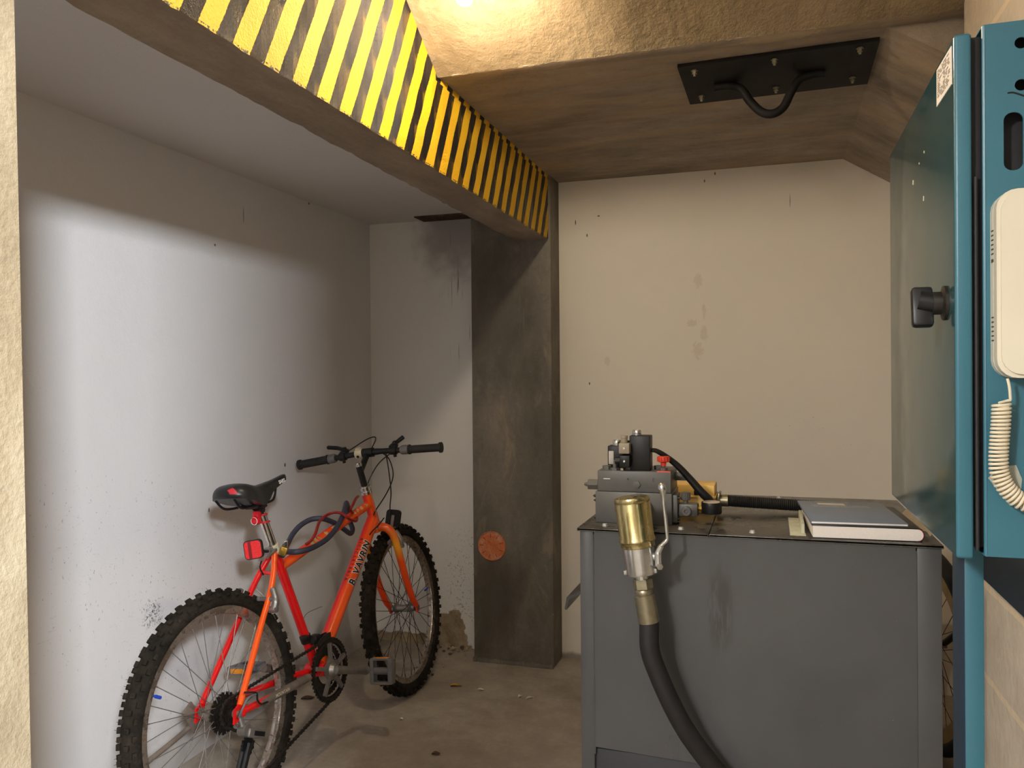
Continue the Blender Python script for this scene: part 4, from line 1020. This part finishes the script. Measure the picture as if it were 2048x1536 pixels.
# yellow junction box behind the block
JB = empty('junction_box', (-.2, 2.34, TZ), 'yellow electrical junction box behind the valve block on the tank', 'junction box'); bpy.context.view_layer.update()
J4 = lambda mb, n, m, **k: part(mb, n, m, JB, **k)
jx0, jx1, jy0, jy1 = -.270, -.1475, 2.295, 2.40
mb = MB(); mb.box((jx0 + .002, jy0 + .002, TZ + .002), (jx1 - .002, jy1, TZ + .048), .003); J4(mb, 'box_base', 'yellow_base')
mb = MB(); mb.box((jx0, jy0, TZ + .044), (jx1, jy1 + .002, TZ + .050), .002); mb.box((jx0 + .002, jy0 + .002, TZ + .048), (jx1 - .003, jy1 - .001, TZ + .080), .004); lidj = J4(mb, 'box_lid', 'yellow_box')
mb = MB(); mb.cbox((-.194, jy0 - .001, TZ + .059), (.024, .005, .013), .001); J4(mb, 'box_clip', 'black')
mb = MB(); mb.lathe([(.0001, 0), (.014, 0), (.014, .006), (.0165, .007), (.0165, .032), (.0001, .032)], zto((jx1 - .002, 2.35, TZ + .032), (1, 0, 0)), 24); mb.cbox((jx1 + .003, 2.35, TZ + .036), (.006, .06, .04), .002, Matrix.Translation((jx1 + .003, 2.35, TZ + .036)) @ Matrix.Rotation(.25, 4, 'Y') @ Matrix.Translation((-jx1 - .003, -2.35, -TZ - .036))); J4(mb, 'cable_gland', 'zinc', label='metal cable gland')
mb = MB(); x = jx1 + .03; prof = []
n = 110; Lc = .30
for i in range(n + 1): prof.append((.0150 if i % 2 else .0168, Lc * i / n))
mb.lathe(prof, zto((x, 2.35, TZ + .032), (1, .10, -.045)), 18); J4(mb, 'conduit', 'conduit', label='black corrugated conduit')

# ------------------------------------------------------------------ shut-off valve and hose hanging before the tank
HV = empty('hose_valve', (-.3, 1.9, .8), 'brass and zinc shut off valve with black hose hanging before the grey tank', 'valve'); bpy.context.view_layer.update()
H4 = lambda mb, n, m, **k: part(mb, n, m, HV, **k)
top = V((-.314, 1.9, .990)); bot = V((-.300, 1.9, .878)); ax = (bot - top).normalized()
za = zto(top, -ax, (0, 1, 0))
ln = (bot - top).length
def dn(t): return -t
mb = MB(); mb.lathe([(.0001, .0045), (.030, .0045), (.0405, .002), (.0420, -.002), (.0420, -.007), (.0408, -.009), (.0408, -.0115), (.0415, -.0135), (.0412, -ln + .022), (.0425, -ln + .019), (.0432, -ln + .014), (.0405, -ln + .010), (.0405, -ln), (.036, -ln - .003), (.0001, -ln - .003)], za, 56)
H4(mb, 'brass_cylinder', 'gold', label='scratched brass cylinder')
mb = MB(); mb.lathe([(.0001, -ln - .002), (.0375, -ln - .002), (.0375, -ln - .058), (.036, -ln - .0645), (.028, -ln - .0665), (.0001, -ln - .0665)], za, 48)
for a in (-.35, -2.75): mb.box((-.008, -.004, -ln - .062), (.008, .004, -ln - .052), .001, za @ Matrix.Rotation(a, 4, 'Z') @ Matrix.Translation((0, .0, 0)) @ Matrix.Translation((.034, 0, 0)))
mb.lathe([(.0001, -ln - .066), (.016, -ln - .066), (.016, -ln - .076), (.0001, -ln - .076)], za, 24)
vb2 = H4(mb, 'valve_body', 'silver')
mb = MB(); mb.lathe([(.0001, -ln - .075), (.021, -ln - .076), (.0235, -ln - .079), (.0235, -ln - .098), (.021, -ln - .101), (.0001, -ln - .101)], za, 6)
mb.lathe([(.018, -ln - .10), (.0205, -ln - .104), (.0205, -ln - .111), (.019, -ln - .114), (.0001, -ln - .114)], za, 32); H4(mb, 'hose_nut', 'zinc')
mb = MB(); f0 = top + ax * (ln + .113); f1 = f0 + (ax + V((.045, 0, 0))).normalized() * .065
mb.tube([f0, f0 + (f1 - f0) * .04, f1 - (f1 - f0) * .04, f1], [.0215, .0238, .0247, .0243], 14); H4(mb, 'hose_ferrule', 'zinc')
hp = [f1 - (f1 - f0) * .2, f1, at(1300, 1300, 1, 1.897), at(1318, 1352, 1, 1.90), at(1345, 1412, 1, 1.905), at(1378, 1470, 1, 1.915), at(1428, 1536, 1, 1.93), at(1500, 1615, 1, 1.945), at(1610, 1700, 1, 1.955), (.12, 1.95, .10), (.22, 1.95, .034), (.30, 1.90, .027), (.40, 1.72, .027)]
mb = MB(); mb.tube(smooth(hp, 10), .0228, 22); H4(mb, 'hose', 'hose', label='thick black rubber hose')
# rope of the pipe that joins the cylinder to the block, hidden behind it
mb = MB(); mb.tube([(-.308, 1.91, .94), (-.308, YV - .0008, .94)], .018, 18); H4(mb, 'connecting_pipe', 'block_paint')
# lever
Yl = 1.885
def hp_(px, py, dy=0): return at(px, py, 1, Yl + dy)
mb = MB(); c = hp_(1319, 1112); mb.lathe([(.0001, 0), (.012, 0), (.012, .008), (.009, .012), (.0001, .012)], zto(hp_(1307, 1113, .012), (1, -.15, .1)), 24); H4(mb, 'lever_boss', 'silver')
lv = [hp_(1317, 1132), hp_(1316.5, 1118), hp_(1317, 1104), hp_(1324, 1090), hp_(1334, 1079), hp_(1333.5, 1062), hp_(1331, 1036), hp_(1328, 1010), hp_(1326, 985), hp_(1324, 975), hp_(1323, 965)]
mb = MB(); mb.tube(smooth(lv, 6), [.0085] * 6 + [.0085] * 6 + [.0075] * 6 + [.0052] * 6 + [.0042] * 20 + [.0045, .0052, .006, .007, .008, .0088, .0094, .0098, .010, .010, .0098, .0094, .0088, .008, .007, .0055, .0035], 14); H4(mb, 'lever', 'silver', label='polished metal lever')
mb = MB(); mb.lathe([(.0001, 0), (.0075, 0), (.0075, .005), (.0001, .0055)], zto(hp_(1319, 1133, -.006), (.4, -1, 0)), 6); H4(mb, 'lever_nut', 'silver')

# ------------------------------------------------------------------ books and paper on the tank
z0 = TZ + .0017
def local_box(mb, c, yaw, lo, hi, bev=0): mb.box(lo, hi, bev, Matrix.Translation(c) @ Matrix.Rotation(yaw, 4, 'Z'))
bk = empty('hardcover_book', (.087, 2.012, z0), 'thick black hardcover book lying on the tank edge under the blue grey booklet', 'book'); bk.rotation_euler = (0, 0, .045); bpy.context.view_layer.update()
mb = MB(); mb.box((0, 0, 0), (.235, .32, .0022), .0008); mb.box((0, 0, .0285), (.228, .32, .031), .0008)
k = 10; mb.prism([(.228 + .012 * math.cos(a), .0155 + .0155 * math.sin(a)) for a in [(-PI / 2 + PI * i / k) for i in range(k + 1)]] + [(.228 + .009 * math.cos(a), .0155 + .0125 * math.sin(a)) for a in [(PI / 2 - PI * i / k) for i in range(k + 1)]], -.32, -.002, Matrix.Rotation(PI / 2, 4, 'X'))
mb.build('book_cover', 'book_black', bk)
mb = MB(); k = 8; mb.prism([(.003, .0022), (.226, .0022)] + [(.226 + .0115 * math.cos(a), .0154 + .0131 * math.sin(a)) for a in [(-PI / 2 + PI * i / k) for i in range(k + 1)]] + [(.003, .0285)], -.317, -.0005, Matrix.Rotation(PI / 2, 4, 'X')); mb.build('page_block', 'page_edge', bk)
mb = MB(); mb.tube([(.226 + .0118 * math.cos(a), .0012, .0154 + .0132 * math.sin(a)) for a in [(-PI / 2 + PI * i / k) for i in range(k + 1)]], .0009, 6); mb.build('headband', 'pink', bk)
bo = empty('booklet', (.087, 2.022, z0 + .0316), 'thin blue grey booklet lying on the thick black book', 'booklet'); bo.rotation_euler = (0, 0, .065)
mb = MB(); mb.box((0, 0, .0048), (.209, .33, .0058), .0004); mb.box((0, 0, 0), (.209, .33, .001), .0004); mb.box((-.0005, 0, 0), (.0006, .33, .0058), .0002); mb.build('booklet_cover', 'booklet_blue', bo)
mb = MB(); mb.box((.0007, -.0008, .001), (.2075, .329, .0048), .0005); mb.build('booklet_pages', 'page_edge', bo)
mb = MB(); mb.box((.046, .268, .0058), (.112, .293, .0062)); mb.build('title_label', basic('beige_label', srgb(206, 194, 168), .6), bo)
mb = MB()
text_mb(mb, 'LIBRO DE INSPECCION Y CONTROL', .0085, Matrix.Translation((.098, .252, .0062)), .0002); text_mb(mb, 'DE ASCENSORES Y MONTACARGAS', .0085, Matrix.Translation((.100, .234, .0062)), .0002)
mb.build('lettering', 'white_paint', bo)
mb = MB(); mb.box((.040, 2.03, z0), (.0755, 2.28, z0 + .0012), .0004); mb.box((.066, 2.06, z0 + .0002), (.0735, 2.27, z0 + .024), .001)
tag(mb.build('loose_paper', basic('greenish_paper', srgb(190, 190, 166), .7)), 'folded pale paper sticking out left of the books', 'paper')
mb = MB(); n = 12; vs = []
for i in range(n + 1):
    y = 2.05 + .28 * i / n
    for j in range(7):
        u = j / 6; vs.append((.330 + .012 * (1 - i / n) + .055 * u - .01 * i / n, y + .02 * u, z0 + .009 + .075 * u * (1 - .25 * i / n) + .006 * math.sin(i * 1.1 + u * 3)))
fs = [[i * 7 + j, i * 7 + j + 1, i * 7 + j + 8, i * 7 + j + 7] for i in range(n) for j in range(6)]
m_ = len(vs); vs += [(x + .001, y, z + .0012) for x, y, z in vs]; fs += [[m_ + q for q in f[::-1]] for f in fs]
mb.add(vs, fs); tag(mb.build('plastic_sleeve', 'old_paper'), 'curled beige paper sleeve right of the books on the tank', 'paper')

# ------------------------------------------------------------------ control cabinet
CX, CY0, CY1, CZ0, CZ1 = .2325, 1.055, 1.59, 1.062, 1.672
CB = empty('control_cabinet', (.34, 1.3, 0), 'teal blue steel electrical control cabinet on legs at the right edge', 'cabinet'); bpy.context.view_layer.update()
K4 = lambda mb, n, m, **k: part(mb, n, m, CB, **k)
# near side sheet with punched holes: outer grid with two round and one long opening
def sheet_with_holes(x0, x1, zb, zt, holes, y, th):
    b = bmesh.new(); loops = []
    def ring(pts): 
        vs = [b.verts.new((x, y, z)) for x, z in pts]; return [b.edges.new((vs[i], vs[(i + 1) % len(vs)])) for i in range(len(vs))]
    es = ring([(x0, zb), (x1, zb), (x1, zt), (x0, zt)])
    for h in holes: es += ring(h)
    bmesh.ops.triangle_fill(b, use_beauty=True, edges=es)
    g = bmesh.ops.extrude_face_region(b, geom=b.faces[:]); bmesh.ops.translate(b, verts=[v for v in g['geom'] if isinstance(v, bmesh.types.BMVert)], vec=(0, th, 0))
    return b
def circ(x, z, r, n=28, sx=1): return [(x + r * sx * math.cos(2 * PI * i / n), z + r * math.sin(2 * PI * i / n)) for i in range(n)]
hl = [circ(.2715, 1.6465, .0065), circ(.2715, 1.599, .0065), [(.2635 + q[0], 1.536 + q[1]) for q in [(x, z) for x, z in rrect(.0195, .066, .009)]]]
mb = MB(); mb.bm(sheet_with_holes(CX + .001, XR - .002, CZ0, CZ1, hl, CY0, .002))
mb.box((CX, CY0 + .002, CZ1 - .002), (XR - .002, CY1, CZ1), .0006); mb.box((CX, CY0 + .002, CZ0), (XR - .002, CY1, CZ0 + .002), .0006); mb.box((CX, CY1 - .002, CZ0), (XR - .002, CY1, CZ1)); mb.box((XR - .006, CY0 + .002, CZ0), (XR - .003, CY1, CZ1))
mb.tube([(CX + .0022, CY0 + .0022, CZ0 + .001), (CX + .0022, CY0 + .0022, CZ1 - .001)], .0026, 8)
K4(mb, 'cabinet_body', 'teal')
mb = MB(); mb.box((.2215, CY0 + .012, CZ0 + .008), (.2345, CY1 - .01, CZ1 - .008), .002); mb.tube([(.2265, CY0 + .006, CZ0 + .006), (.2265, CY0 + .006, 1.22), (.2265, CY0 + .006, 1.5)], .0022, 8); K4(mb, 'door_seal', 'black_soft')
mb = MB()
b = bmesh.new(); bmesh.ops.create_cube(b, size=1)
for v in b.verts: v.co = V((.2125 + v.co.x * .0185, (CY0 - .001 + CY1) / 2 + v.co.y * (CY1 - CY0 + .001), (1.058 + 1.665) / 2 + v.co.z * .607))
bmesh.ops.bevel(b, geom=b.edges[:], offset=.004, segments=4, profile=.5, affect='EDGES'); mb.bm(b)
dr = K4(mb, 'door', ['teal'])
dr.data.materials.append(M['door'])
for p in dr.data.polygons:
    if p.normal.x < -.9: p.material_index = 1
mb = MB(); lx = .2035; c = at(1893, 606, 0, lx)
mb.lathe([(.0001, 0), (.021, 0), (.021, .004), (.014, .006), (.014, .016), (.0001, .016)], zto(c, (-1, 0, 0)), 24); lk_ = sub(mb, 'lock_base', 'dark_steel', dr)
mb = MB(); mb.cbox((0, 0, 0), (.024, .016, .05), .004, Matrix.Translation(c + V((-.026, .006, -.004))) @ Matrix.Rotation(-.22, 4, 'X')); mb.tube([c + V((-.012, 0, 0)), c + V((-.03, .002, .004))], .012, 18); sub(mb, 'door_knob', 'black', dr)
st0 = [at(x, y, 0, .2028) for x, y in ((1873.5, 214), (1903.5, 168), (1902.5, 92), (1873.5, 141))]
mb = MB(); mb.hexa([q + V((.0004, 0, 0)) for q in st0] + [q - V((.0003, 0, 0)) for q in st0]); stk = sub(mb, 'sticker', 'paper', dr, label='white printed sticker')
mb = MB(); rs = random.Random(9)
a_, b_, c_, d_ = st0
for i in range(13):
    v = .08 + .82 * i / 13; u = .08
    while u < .86:
        w = rs.uniform(.06, .2)
        if rs.random() < .8:
            f = lambda s, t: (d_ + (c_ - d_) * s) + ((a_ + (b_ - a_) * s) - (d_ + (c_ - d_) * s)) * t
            q = [f(u, v + .035), f(min(u + w, .92), v + .035), f(min(u + w, .92), v), f(u, v)]
            mb.add([x - V((.0005, 0, 0)) for x in q], [[0, 1, 2, 3]])
        u += w + .05
sub(mb, 'sticker_print', basic('print_grey', srgb(120, 104, 92), .7), stk)['kind'] = 'stuff'
for px, py, r in ((1826, 365, .004), (1847, 397, .004), (1848, 304, .002), (1838, 327, .0016)):
    p = at(px, py, 0, .2030); mb = MB(); mb.cbox((0, 0, 0), (.0006, r * 1.1, r * 1.7), .0002, Matrix.Translation(p) @ Matrix.Rotation(.3, 4, 'X')); sub(mb, 'paint_chip', 'cream_plastic', dr)
mb = MB(); mb.tube(smooth([at(x, y, 1, CY0 - .0004) for x, y in ((2015, 186), (2026, 185), (2040, 189), (2060, 196))]), [.0004] + [.0009] * 24, 6); K4(mb, 'pen_mark', 'black')
mb = MB(); mb.box((.2345, CY0 + .02, CZ0 + .01), (.30, CY0 + .03, CZ1 - .01)); K4(mb, 'inner_panel', 'black_soft')
for x0, x1 in ((.2305, .2525), (.41, .432)):
    mb = MB(); mb.box((x0 + .0005, 1.150, 0), (x1, 1.1535, CZ0 - .0005), .001); lg = K4(mb, 'leg', 'teal')
    mb = MB(); mb.box((x0, 1.1505, 0), (x0 + .003, 1.222, CZ0 - .0005), .001); sub(mb, 'leg_web', 'shaded_teal', lg)  # left face of the leg, its shade carried by the darker colour
mb = MB(); mb.box((.426, 1.0, .838), (.444, 1.95, CZ0 - .0005), .001); K4(mb, 'rear_rail', 'shaded_teal', label='teal steel rail under the cabinet with shade in its dark colour')

# wall telephone on the cabinet's near side
TP = empty('wall_telephone', (.29, CY0, 1.37), 'cream wall telephone on the near side of the teal cabinet', 'telephone'); bpy.context.view_layer.update()
W4 = lambda mb, n, m, **k: part(mb, n, m, TP, **k)
fy = Matrix.Translation((.2905, CY0 - .0003, 1.372)) @ Matrix.Rotation(PI / 2, 4, 'X')     # local x right, y up, z towards the viewer
mb = MB()
for r0, z0_, z1_ in ((0, 0, .012), (.0016, .012, .0135), (.0002, .0135, .027), (.004, .027, .031)): mb.prism(rrect(.102 - 2 * r0, .210 - 2 * r0, .021), z0_, z1_, fy)
W4(mb, 'telephone_base', 'ivory')
mb = MB()
for g in (.048, -.050):
    for i in range(6): mb.box((-.0515, g - .013 + .0052 * i, .006), (-.0500, g - .0114 + .0052 * i, .014), .0003, fy)
for i, z in enumerate((.028,)): mb.box((-.0514, z - .002, .006), (-.050, z + .002, .012), .0003, fy)
W4(mb, 'vent_slot', basic('slot_grey', srgb(70, 62, 50), .6))
b = bmesh.new(); bmesh.ops.create_cube(b, size=1)
for v in b.verts: v.co = V((v.co.x * .058 + .017, v.co.y * .196, v.co.z * .030 + .040))
bmesh.ops.subdivide_edges(b, edges=[e for e in b.edges if abs(e.verts[0].co.y - e.verts[1].co.y) > .05], cuts=12)
for v in b.verts:
    t = abs(v.co.y) / .098
    if t < .62: v.co.z -= .010 * (1 - (t / .62) ** 2) if v.co.z > .04 else 0; v.co.x += .006 * (1 - (t / .62) ** 2) if v.co.x < .01 else 0
bmesh.ops.bevel(b, geom=[e for e in b.edges if e.calc_face_angle(0) > .6], offset=.009, segments=4, profile=.5, affect='EDGES')
mb = MB(); mb.bm(b, fy); W4(mb, 'handset', 'ivory_white')
c0 = [at(2015, 757, 1, CY0 - .02), at(2019, 775, 1, CY0 - .02), at(2021, 800, 1, CY0 - .018), at(2017, 808, 1, CY0 - .018)]
axis = smooth([at(x, y, 1, CY0 - .014) for x, y in ((2003, 806), (2002, 840), (1999, 880), (1997, 915), (1999, 945), (2010, 972), (2030, 994), (2052, 1006), (2092, 1010), (2130, 990), (2150, 940), (2152, 880), (2140, 820), (2128, 770))], 24)
n = len(axis); turns = 66; hx = []
cum = [0]
for i in range(1, n): cum.append(cum[-1] + (axis[i] - axis[i - 1]).length)
for i in range(turns * 14 + 1):
    s_ = cum[-1] * i / (turns * 14); k = max(j for j in range(n) if cum[j] <= s_ + 1e-9); k = min(k, n - 2)
    f = (s_ - cum[k]) / max(1e-9, cum[k + 1] - cum[k]); p = axis[k].lerp(axis[k + 1], f); d = (axis[k + 1] - axis[k]).normalized()
    u = V((0, 1, 0)); w = d.cross(u).normalized(); a = 2 * PI * i / 14
    hx.append(p + (u * math.cos(a) + w * math.sin(a)) * .0088)
mb = MB(); mb.tube(smooth(c0[:-1], 8) + [hx[0].lerp(c0[2], .5)] + hx, .0016, 8); W4(mb, 'telephone_cord', 'cord')
tp = [at(x, y, 1, CY0 - .0012) for x, y in ((1976, 956), (1996, 934), (2032, 930), (2044, 958), (2040, 1000), (2020, 1012))]
mb = MB(); vs = [V((p.x, p.y, p.z)) for p in tp]; mb.add(vs + [p - V((0, .0006, 0)) for p in vs], [[0, 1, 2, 3, 4, 5], [11, 10, 9, 8, 7, 6]] + [[i, (i + 1) % 6, (i + 1) % 6 + 6, i + 6] for i in range(6)])
tpm, nt, bs = nt_mat('clear_tape'); bs.inputs['Base Color'].default_value = (*srgb(206, 206, 186), 1); bs.inputs['Alpha'].default_value = .35; bs.inputs['Roughness'].default_value = .25
tag(mb.build('adhesive_tape', tpm), 'piece of clear tape sticking the coiled cord to the cabinet', 'tape')

# ------------------------------------------------------------------ ceiling plate with lifting hook
LP = empty('lifting_plate', (0, 2.5, ZC), 'black steel plate with a bent lifting bar bolted to the dark ceiling', 'lifting hook'); bpy.context.view_layer.update()
U4 = lambda mb, n, m, **k: part(mb, n, m, LP, **k)
mb = MB(); mb.prism([(-.249, 2.352), (.277, 2.335), (.281, 2.665), (-.244, 2.678)], ZC - .012, ZC - .001); pl2 = U4(mb, 'plate', 'steel_black')
for px, py in ((1389, 141), (1403, 192), (1549, 119), (1552, 175), (1720, 96), (1705, 155)):
    p = at(px, py, 2, ZC - .012); mb = MB(); mb.lathe([(.0001, 0), (.0095, 0), (.0095, -.002), (.007, -.0025), (.007, -.010), (.004, -.0105), (.004, -.016), (.0001, -.016)], Matrix.Translation(p), 6); U4(mb, 'bolt', 'zinc')
mb = MB(); hk = [(-.160, 2.535), (-.105, 2.535), (-.062, 2.535)]
pts = [V((-.158, 2.52, ZC - .020)), V((-.118, 2.52, ZC - .020)), V((-.082, 2.518, ZC - .034)), V((-.056, 2.515, ZC - .074)), V((-.024, 2.512, ZC - .110)), V((.008, 2.51, ZC - .120)), V((.038, 2.51, ZC - .104)), V((.060, 2.51, ZC - .062)), V((.082, 2.51, ZC - .030)), V((.116, 2.51, ZC - .019)), V((.152, 2.51, ZC - .019))]
mb.tube(smooth(pts, 8), .0125, 16); U4(mb, 'lifting_bar', 'steel_black')

# ------------------------------------------------------------------ the two bulbs
def bulb(loc, lit, label):
    r = empty('light_bulb', loc, label, 'light bulb', 'ceiling bulbs'); zc_ = ZC + SL * (YD - loc[1])
    h = zc_ - loc[2]
    mb = MB(); mb.lathe([(.0001, h + .012), (.024, h + .012), (.024, h - .02), (.020, h - .03), (.0165, .05), (.0001, .05)], None, 24); mb.build('lamp_holder', basic('lamp_holder', srgb(200, 190, 170), .5), r)
    mb = MB(); prof = [(.0128, .052), (.0135, .045)] + [(.022 * math.cos(math.radians(t)), .022 * math.sin(math.radians(t)) - .004) for t in range(50, -91, -10)]
    prof[-1] = (.0001, -.026); mb.lathe(prof, None, 32)
    if lit:
        mt, nt, bs = nt_mat('lit_bulb'); bs.inputs['Emission Color'].default_value = (*BULB_COLOUR, 1); bs.inputs['Emission Strength'].default_value = BULB_POWER; bs.inputs['Base Color'].default_value = (1, .95, .85, 1)
    else: mt = basic('opal_glass', srgb(222, 206, 178), .12, 0, .02, 5, 0, .5)
    mb.build('bulb_glass', mt, r)
bulb(BULB, True, 'lit bulb hanging beside the striped beam at the top edge')
bulb((-.640, 1.835, 2.203), False, 'unlit bulb hanging right of the lit bulb')

# ------------------------------------------------------------------ pipe cap in the column
PC = empty('pipe_cap', (-1.2005, YC, .523), 'round orange plastic cap set in the grey column', 'pipe cap'); bpy.context.view_layer.update()
fm = Matrix.Translation((-1.2005, YC, .5235)) @ Matrix.Rotation(PI / 2, 4, 'X')
mb = MB(); mb.lathe([(.064, -.01), (.066, .004), (.0635, .006), (.062, .004), (.061, .002), (.052, .0045), (.030, .0035), (.0001, .003)], fm, 48)
part(mb, 'cap_disc', 'orange_cap', PC)
for i in range(9):
    a = 2 * PI * i / 9 + .3; mb = MB(); mb.cbox((0, 0, 0), (.018, .0028, .0012), .0005, fm @ Matrix.Rotation(a, 4, 'Z') @ Matrix.Translation((.047, 0, .0052))); part(mb, 'rib', basic('cap_rib', srgb(120, 58, 34), .6) if i == 0 else bpy.data.materials['cap_rib'], PC)

# ------------------------------------------------------------------ wheel of a second bicycle, seen in the gap
W2 = Matrix.Translation((.505, 3.07, .347)) @ Matrix.Rotation(math.radians(-76), 4, 'Z')
bw = empty('spare_wheel', None, 'bicycle wheel with black tyre half hidden in the gap right of the tank', 'wheel', mtx=W2); bpy.context.view_layer.update()
mb = MB(); mb.lathe([(.322 + .024 * math.cos(a), .022 * math.sin(a)) for a in [2 * PI * i / 16 for i in range(16)]], MX, 72, True); mb.build('tyre', 'black_soft', bw)
mb = MB(); mb.lathe([(.305, -.016), (.305, .016), (.262, .013), (.262, -.013)], MX, 72, True); mb.build('rim', basic('beige_rim', srgb(176, 156, 112), .4, .5), bw)
mb = MB(); mb.lathe([(.0001, -.06), (.006, -.06), (.006, -.04), (.018, -.038), (.018, -.032), (.012, -.028), (.012, .028), (.018, .032), (.018, .038), (.006, .04), (.006, .06), (.0001, .06)], MX, 24); mb.build('hub', 'alloy', bw)
spk = None
for i in range(28):
    th = 2 * PI * (i + .3) / 28; s = 1 if i % 2 else -1; fa = th + (1 if (i // 2) % 2 else -1) * .9
    p = V((.016 * math.cos(fa), s * .035, .016 * math.sin(fa))); q = V((.263 * math.cos(th), 0, .263 * math.sin(th)))
    if spk is None: b = MB(); b.tube([(0, 0, 0), (0, 0, 1)], .0011, 6); spk = b.build('spoke', 'dark_steel', bw); o = spk
    else: o = spk.copy(); C.objects.link(o)
    o.matrix_local = zto(p, q - p) @ Matrix.Diagonal((1, 1, (q - p).length, 1))
mb = MB(); mb.tube([(-.02, .055, 0), (.12, .05, .09), (.30, .04, .17)], .011, 10); mb.build('fork_blade', 'black', bw)

# ------------------------------------------------------------------ litter on the floor
def leaf(px, py, mat, ln_, w, rot, label, name='dry_leaf'):
    p = at(px, py, 2, 0); mb = MB(); n = 8; vs = []
    for i in range(n + 1):
        t = i / n; ww = w * math.sin(PI * min(1, t * .93 + .06)) ** .8
        for s in (-1, 0, 1): vs.append((ln_ * (t - .5), s * ww, .002 + .006 * abs(s) * (.5 + .5 * math.sin(t * 5)) + .005 * t))
    fs = [[i * 3 + j, i * 3 + j + 1, i * 3 + j + 4, i * 3 + j + 3] for i in range(n) for j in range(2)]
    m0 = len(vs); vs += [(x, y, z - .0012) for x, y, z in vs]; fs += [[m0 + q for q in f[::-1]] for f in fs]
    mb.add(vs, fs, Matrix.Translation(p + V((0, 0, .0002))) @ Matrix.Rotation(rot, 4, 'Z')); tag(mb.build(name, mat), label, 'leaf')
leaf(912, 1373, 'leaf', .046, .011, .3, 'curled yellow brown leaf on the floor before the column')
leaf(872, 1510, 'dark_leaf', .03, .009, .2, 'small dark brown leaf on the floor nearest the tank front')
leaf(616, 1398, 'dark_leaf', .055, .014, .5, 'dull brown leaf on the floor behind the chainring')
leaf(803, 1441, 'paper', .016, .006, .1, 'tiny white scrap on the open floor', 'paper_scrap')
leaf(962, 1382, 'paper', .034, .006, .05, 'white paper scrap on the floor beside the yellow leaf', 'paper_scrap')
leaf(1040, 1395, 'paper', .016, .007, .9, 'white flake on the floor nearer the tank', 'paper_scrap')
leaf(1060, 1398, 'paper', .034, .004, .6, 'thin white sliver on the floor beside the white flake', 'paper_scrap')
rs = random.Random(21)
sp_pts = [(884, 1288), (892, 1292), (900, 1290), (908, 1293), (915, 1291), (922, 1295), (930, 1292), (937, 1296), (941, 1290), (897, 1299), (906, 1302), (917, 1304), (900, 1310), (892, 1316), (928, 1304), (888, 1304), (911, 1297), (934, 1302), (925, 1300), (904, 1306), (887, 1335), (865, 1352), (930, 1312), (944, 1300), (881, 1296)]
for i, (px, py) in enumerate(sp_pts):
    p = at(px, py, 2, 0); p.y = min(p.y, YB - .014); r = rs.uniform(.004, .0095) * (1.5 if i in (12, 10, 6) else 1)
    b = bmesh.new(); bmesh.ops.create_icosphere(b, subdivisions=1, radius=r)
    for v in b.verts: v.co = V((v.co.x * rs.uniform(.7, 1.4), v.co.y * rs.uniform(.7, 1.3), v.co.z * rs.uniform(.5, .9)))
    lo = min(v.co.z for v in b.verts)
    mb = MB(); mb.bm(b, Matrix.Translation(p + V((0, 0, -lo + .0002)))); tag(mb.build('plaster_crumb', 'crumb' if i % 3 else 'dark_crumb', None, 20), 'crumb of fallen plaster at the foot of the peeling wall beside the column', 'rubble', 'plaster crumbs at the wall foot')
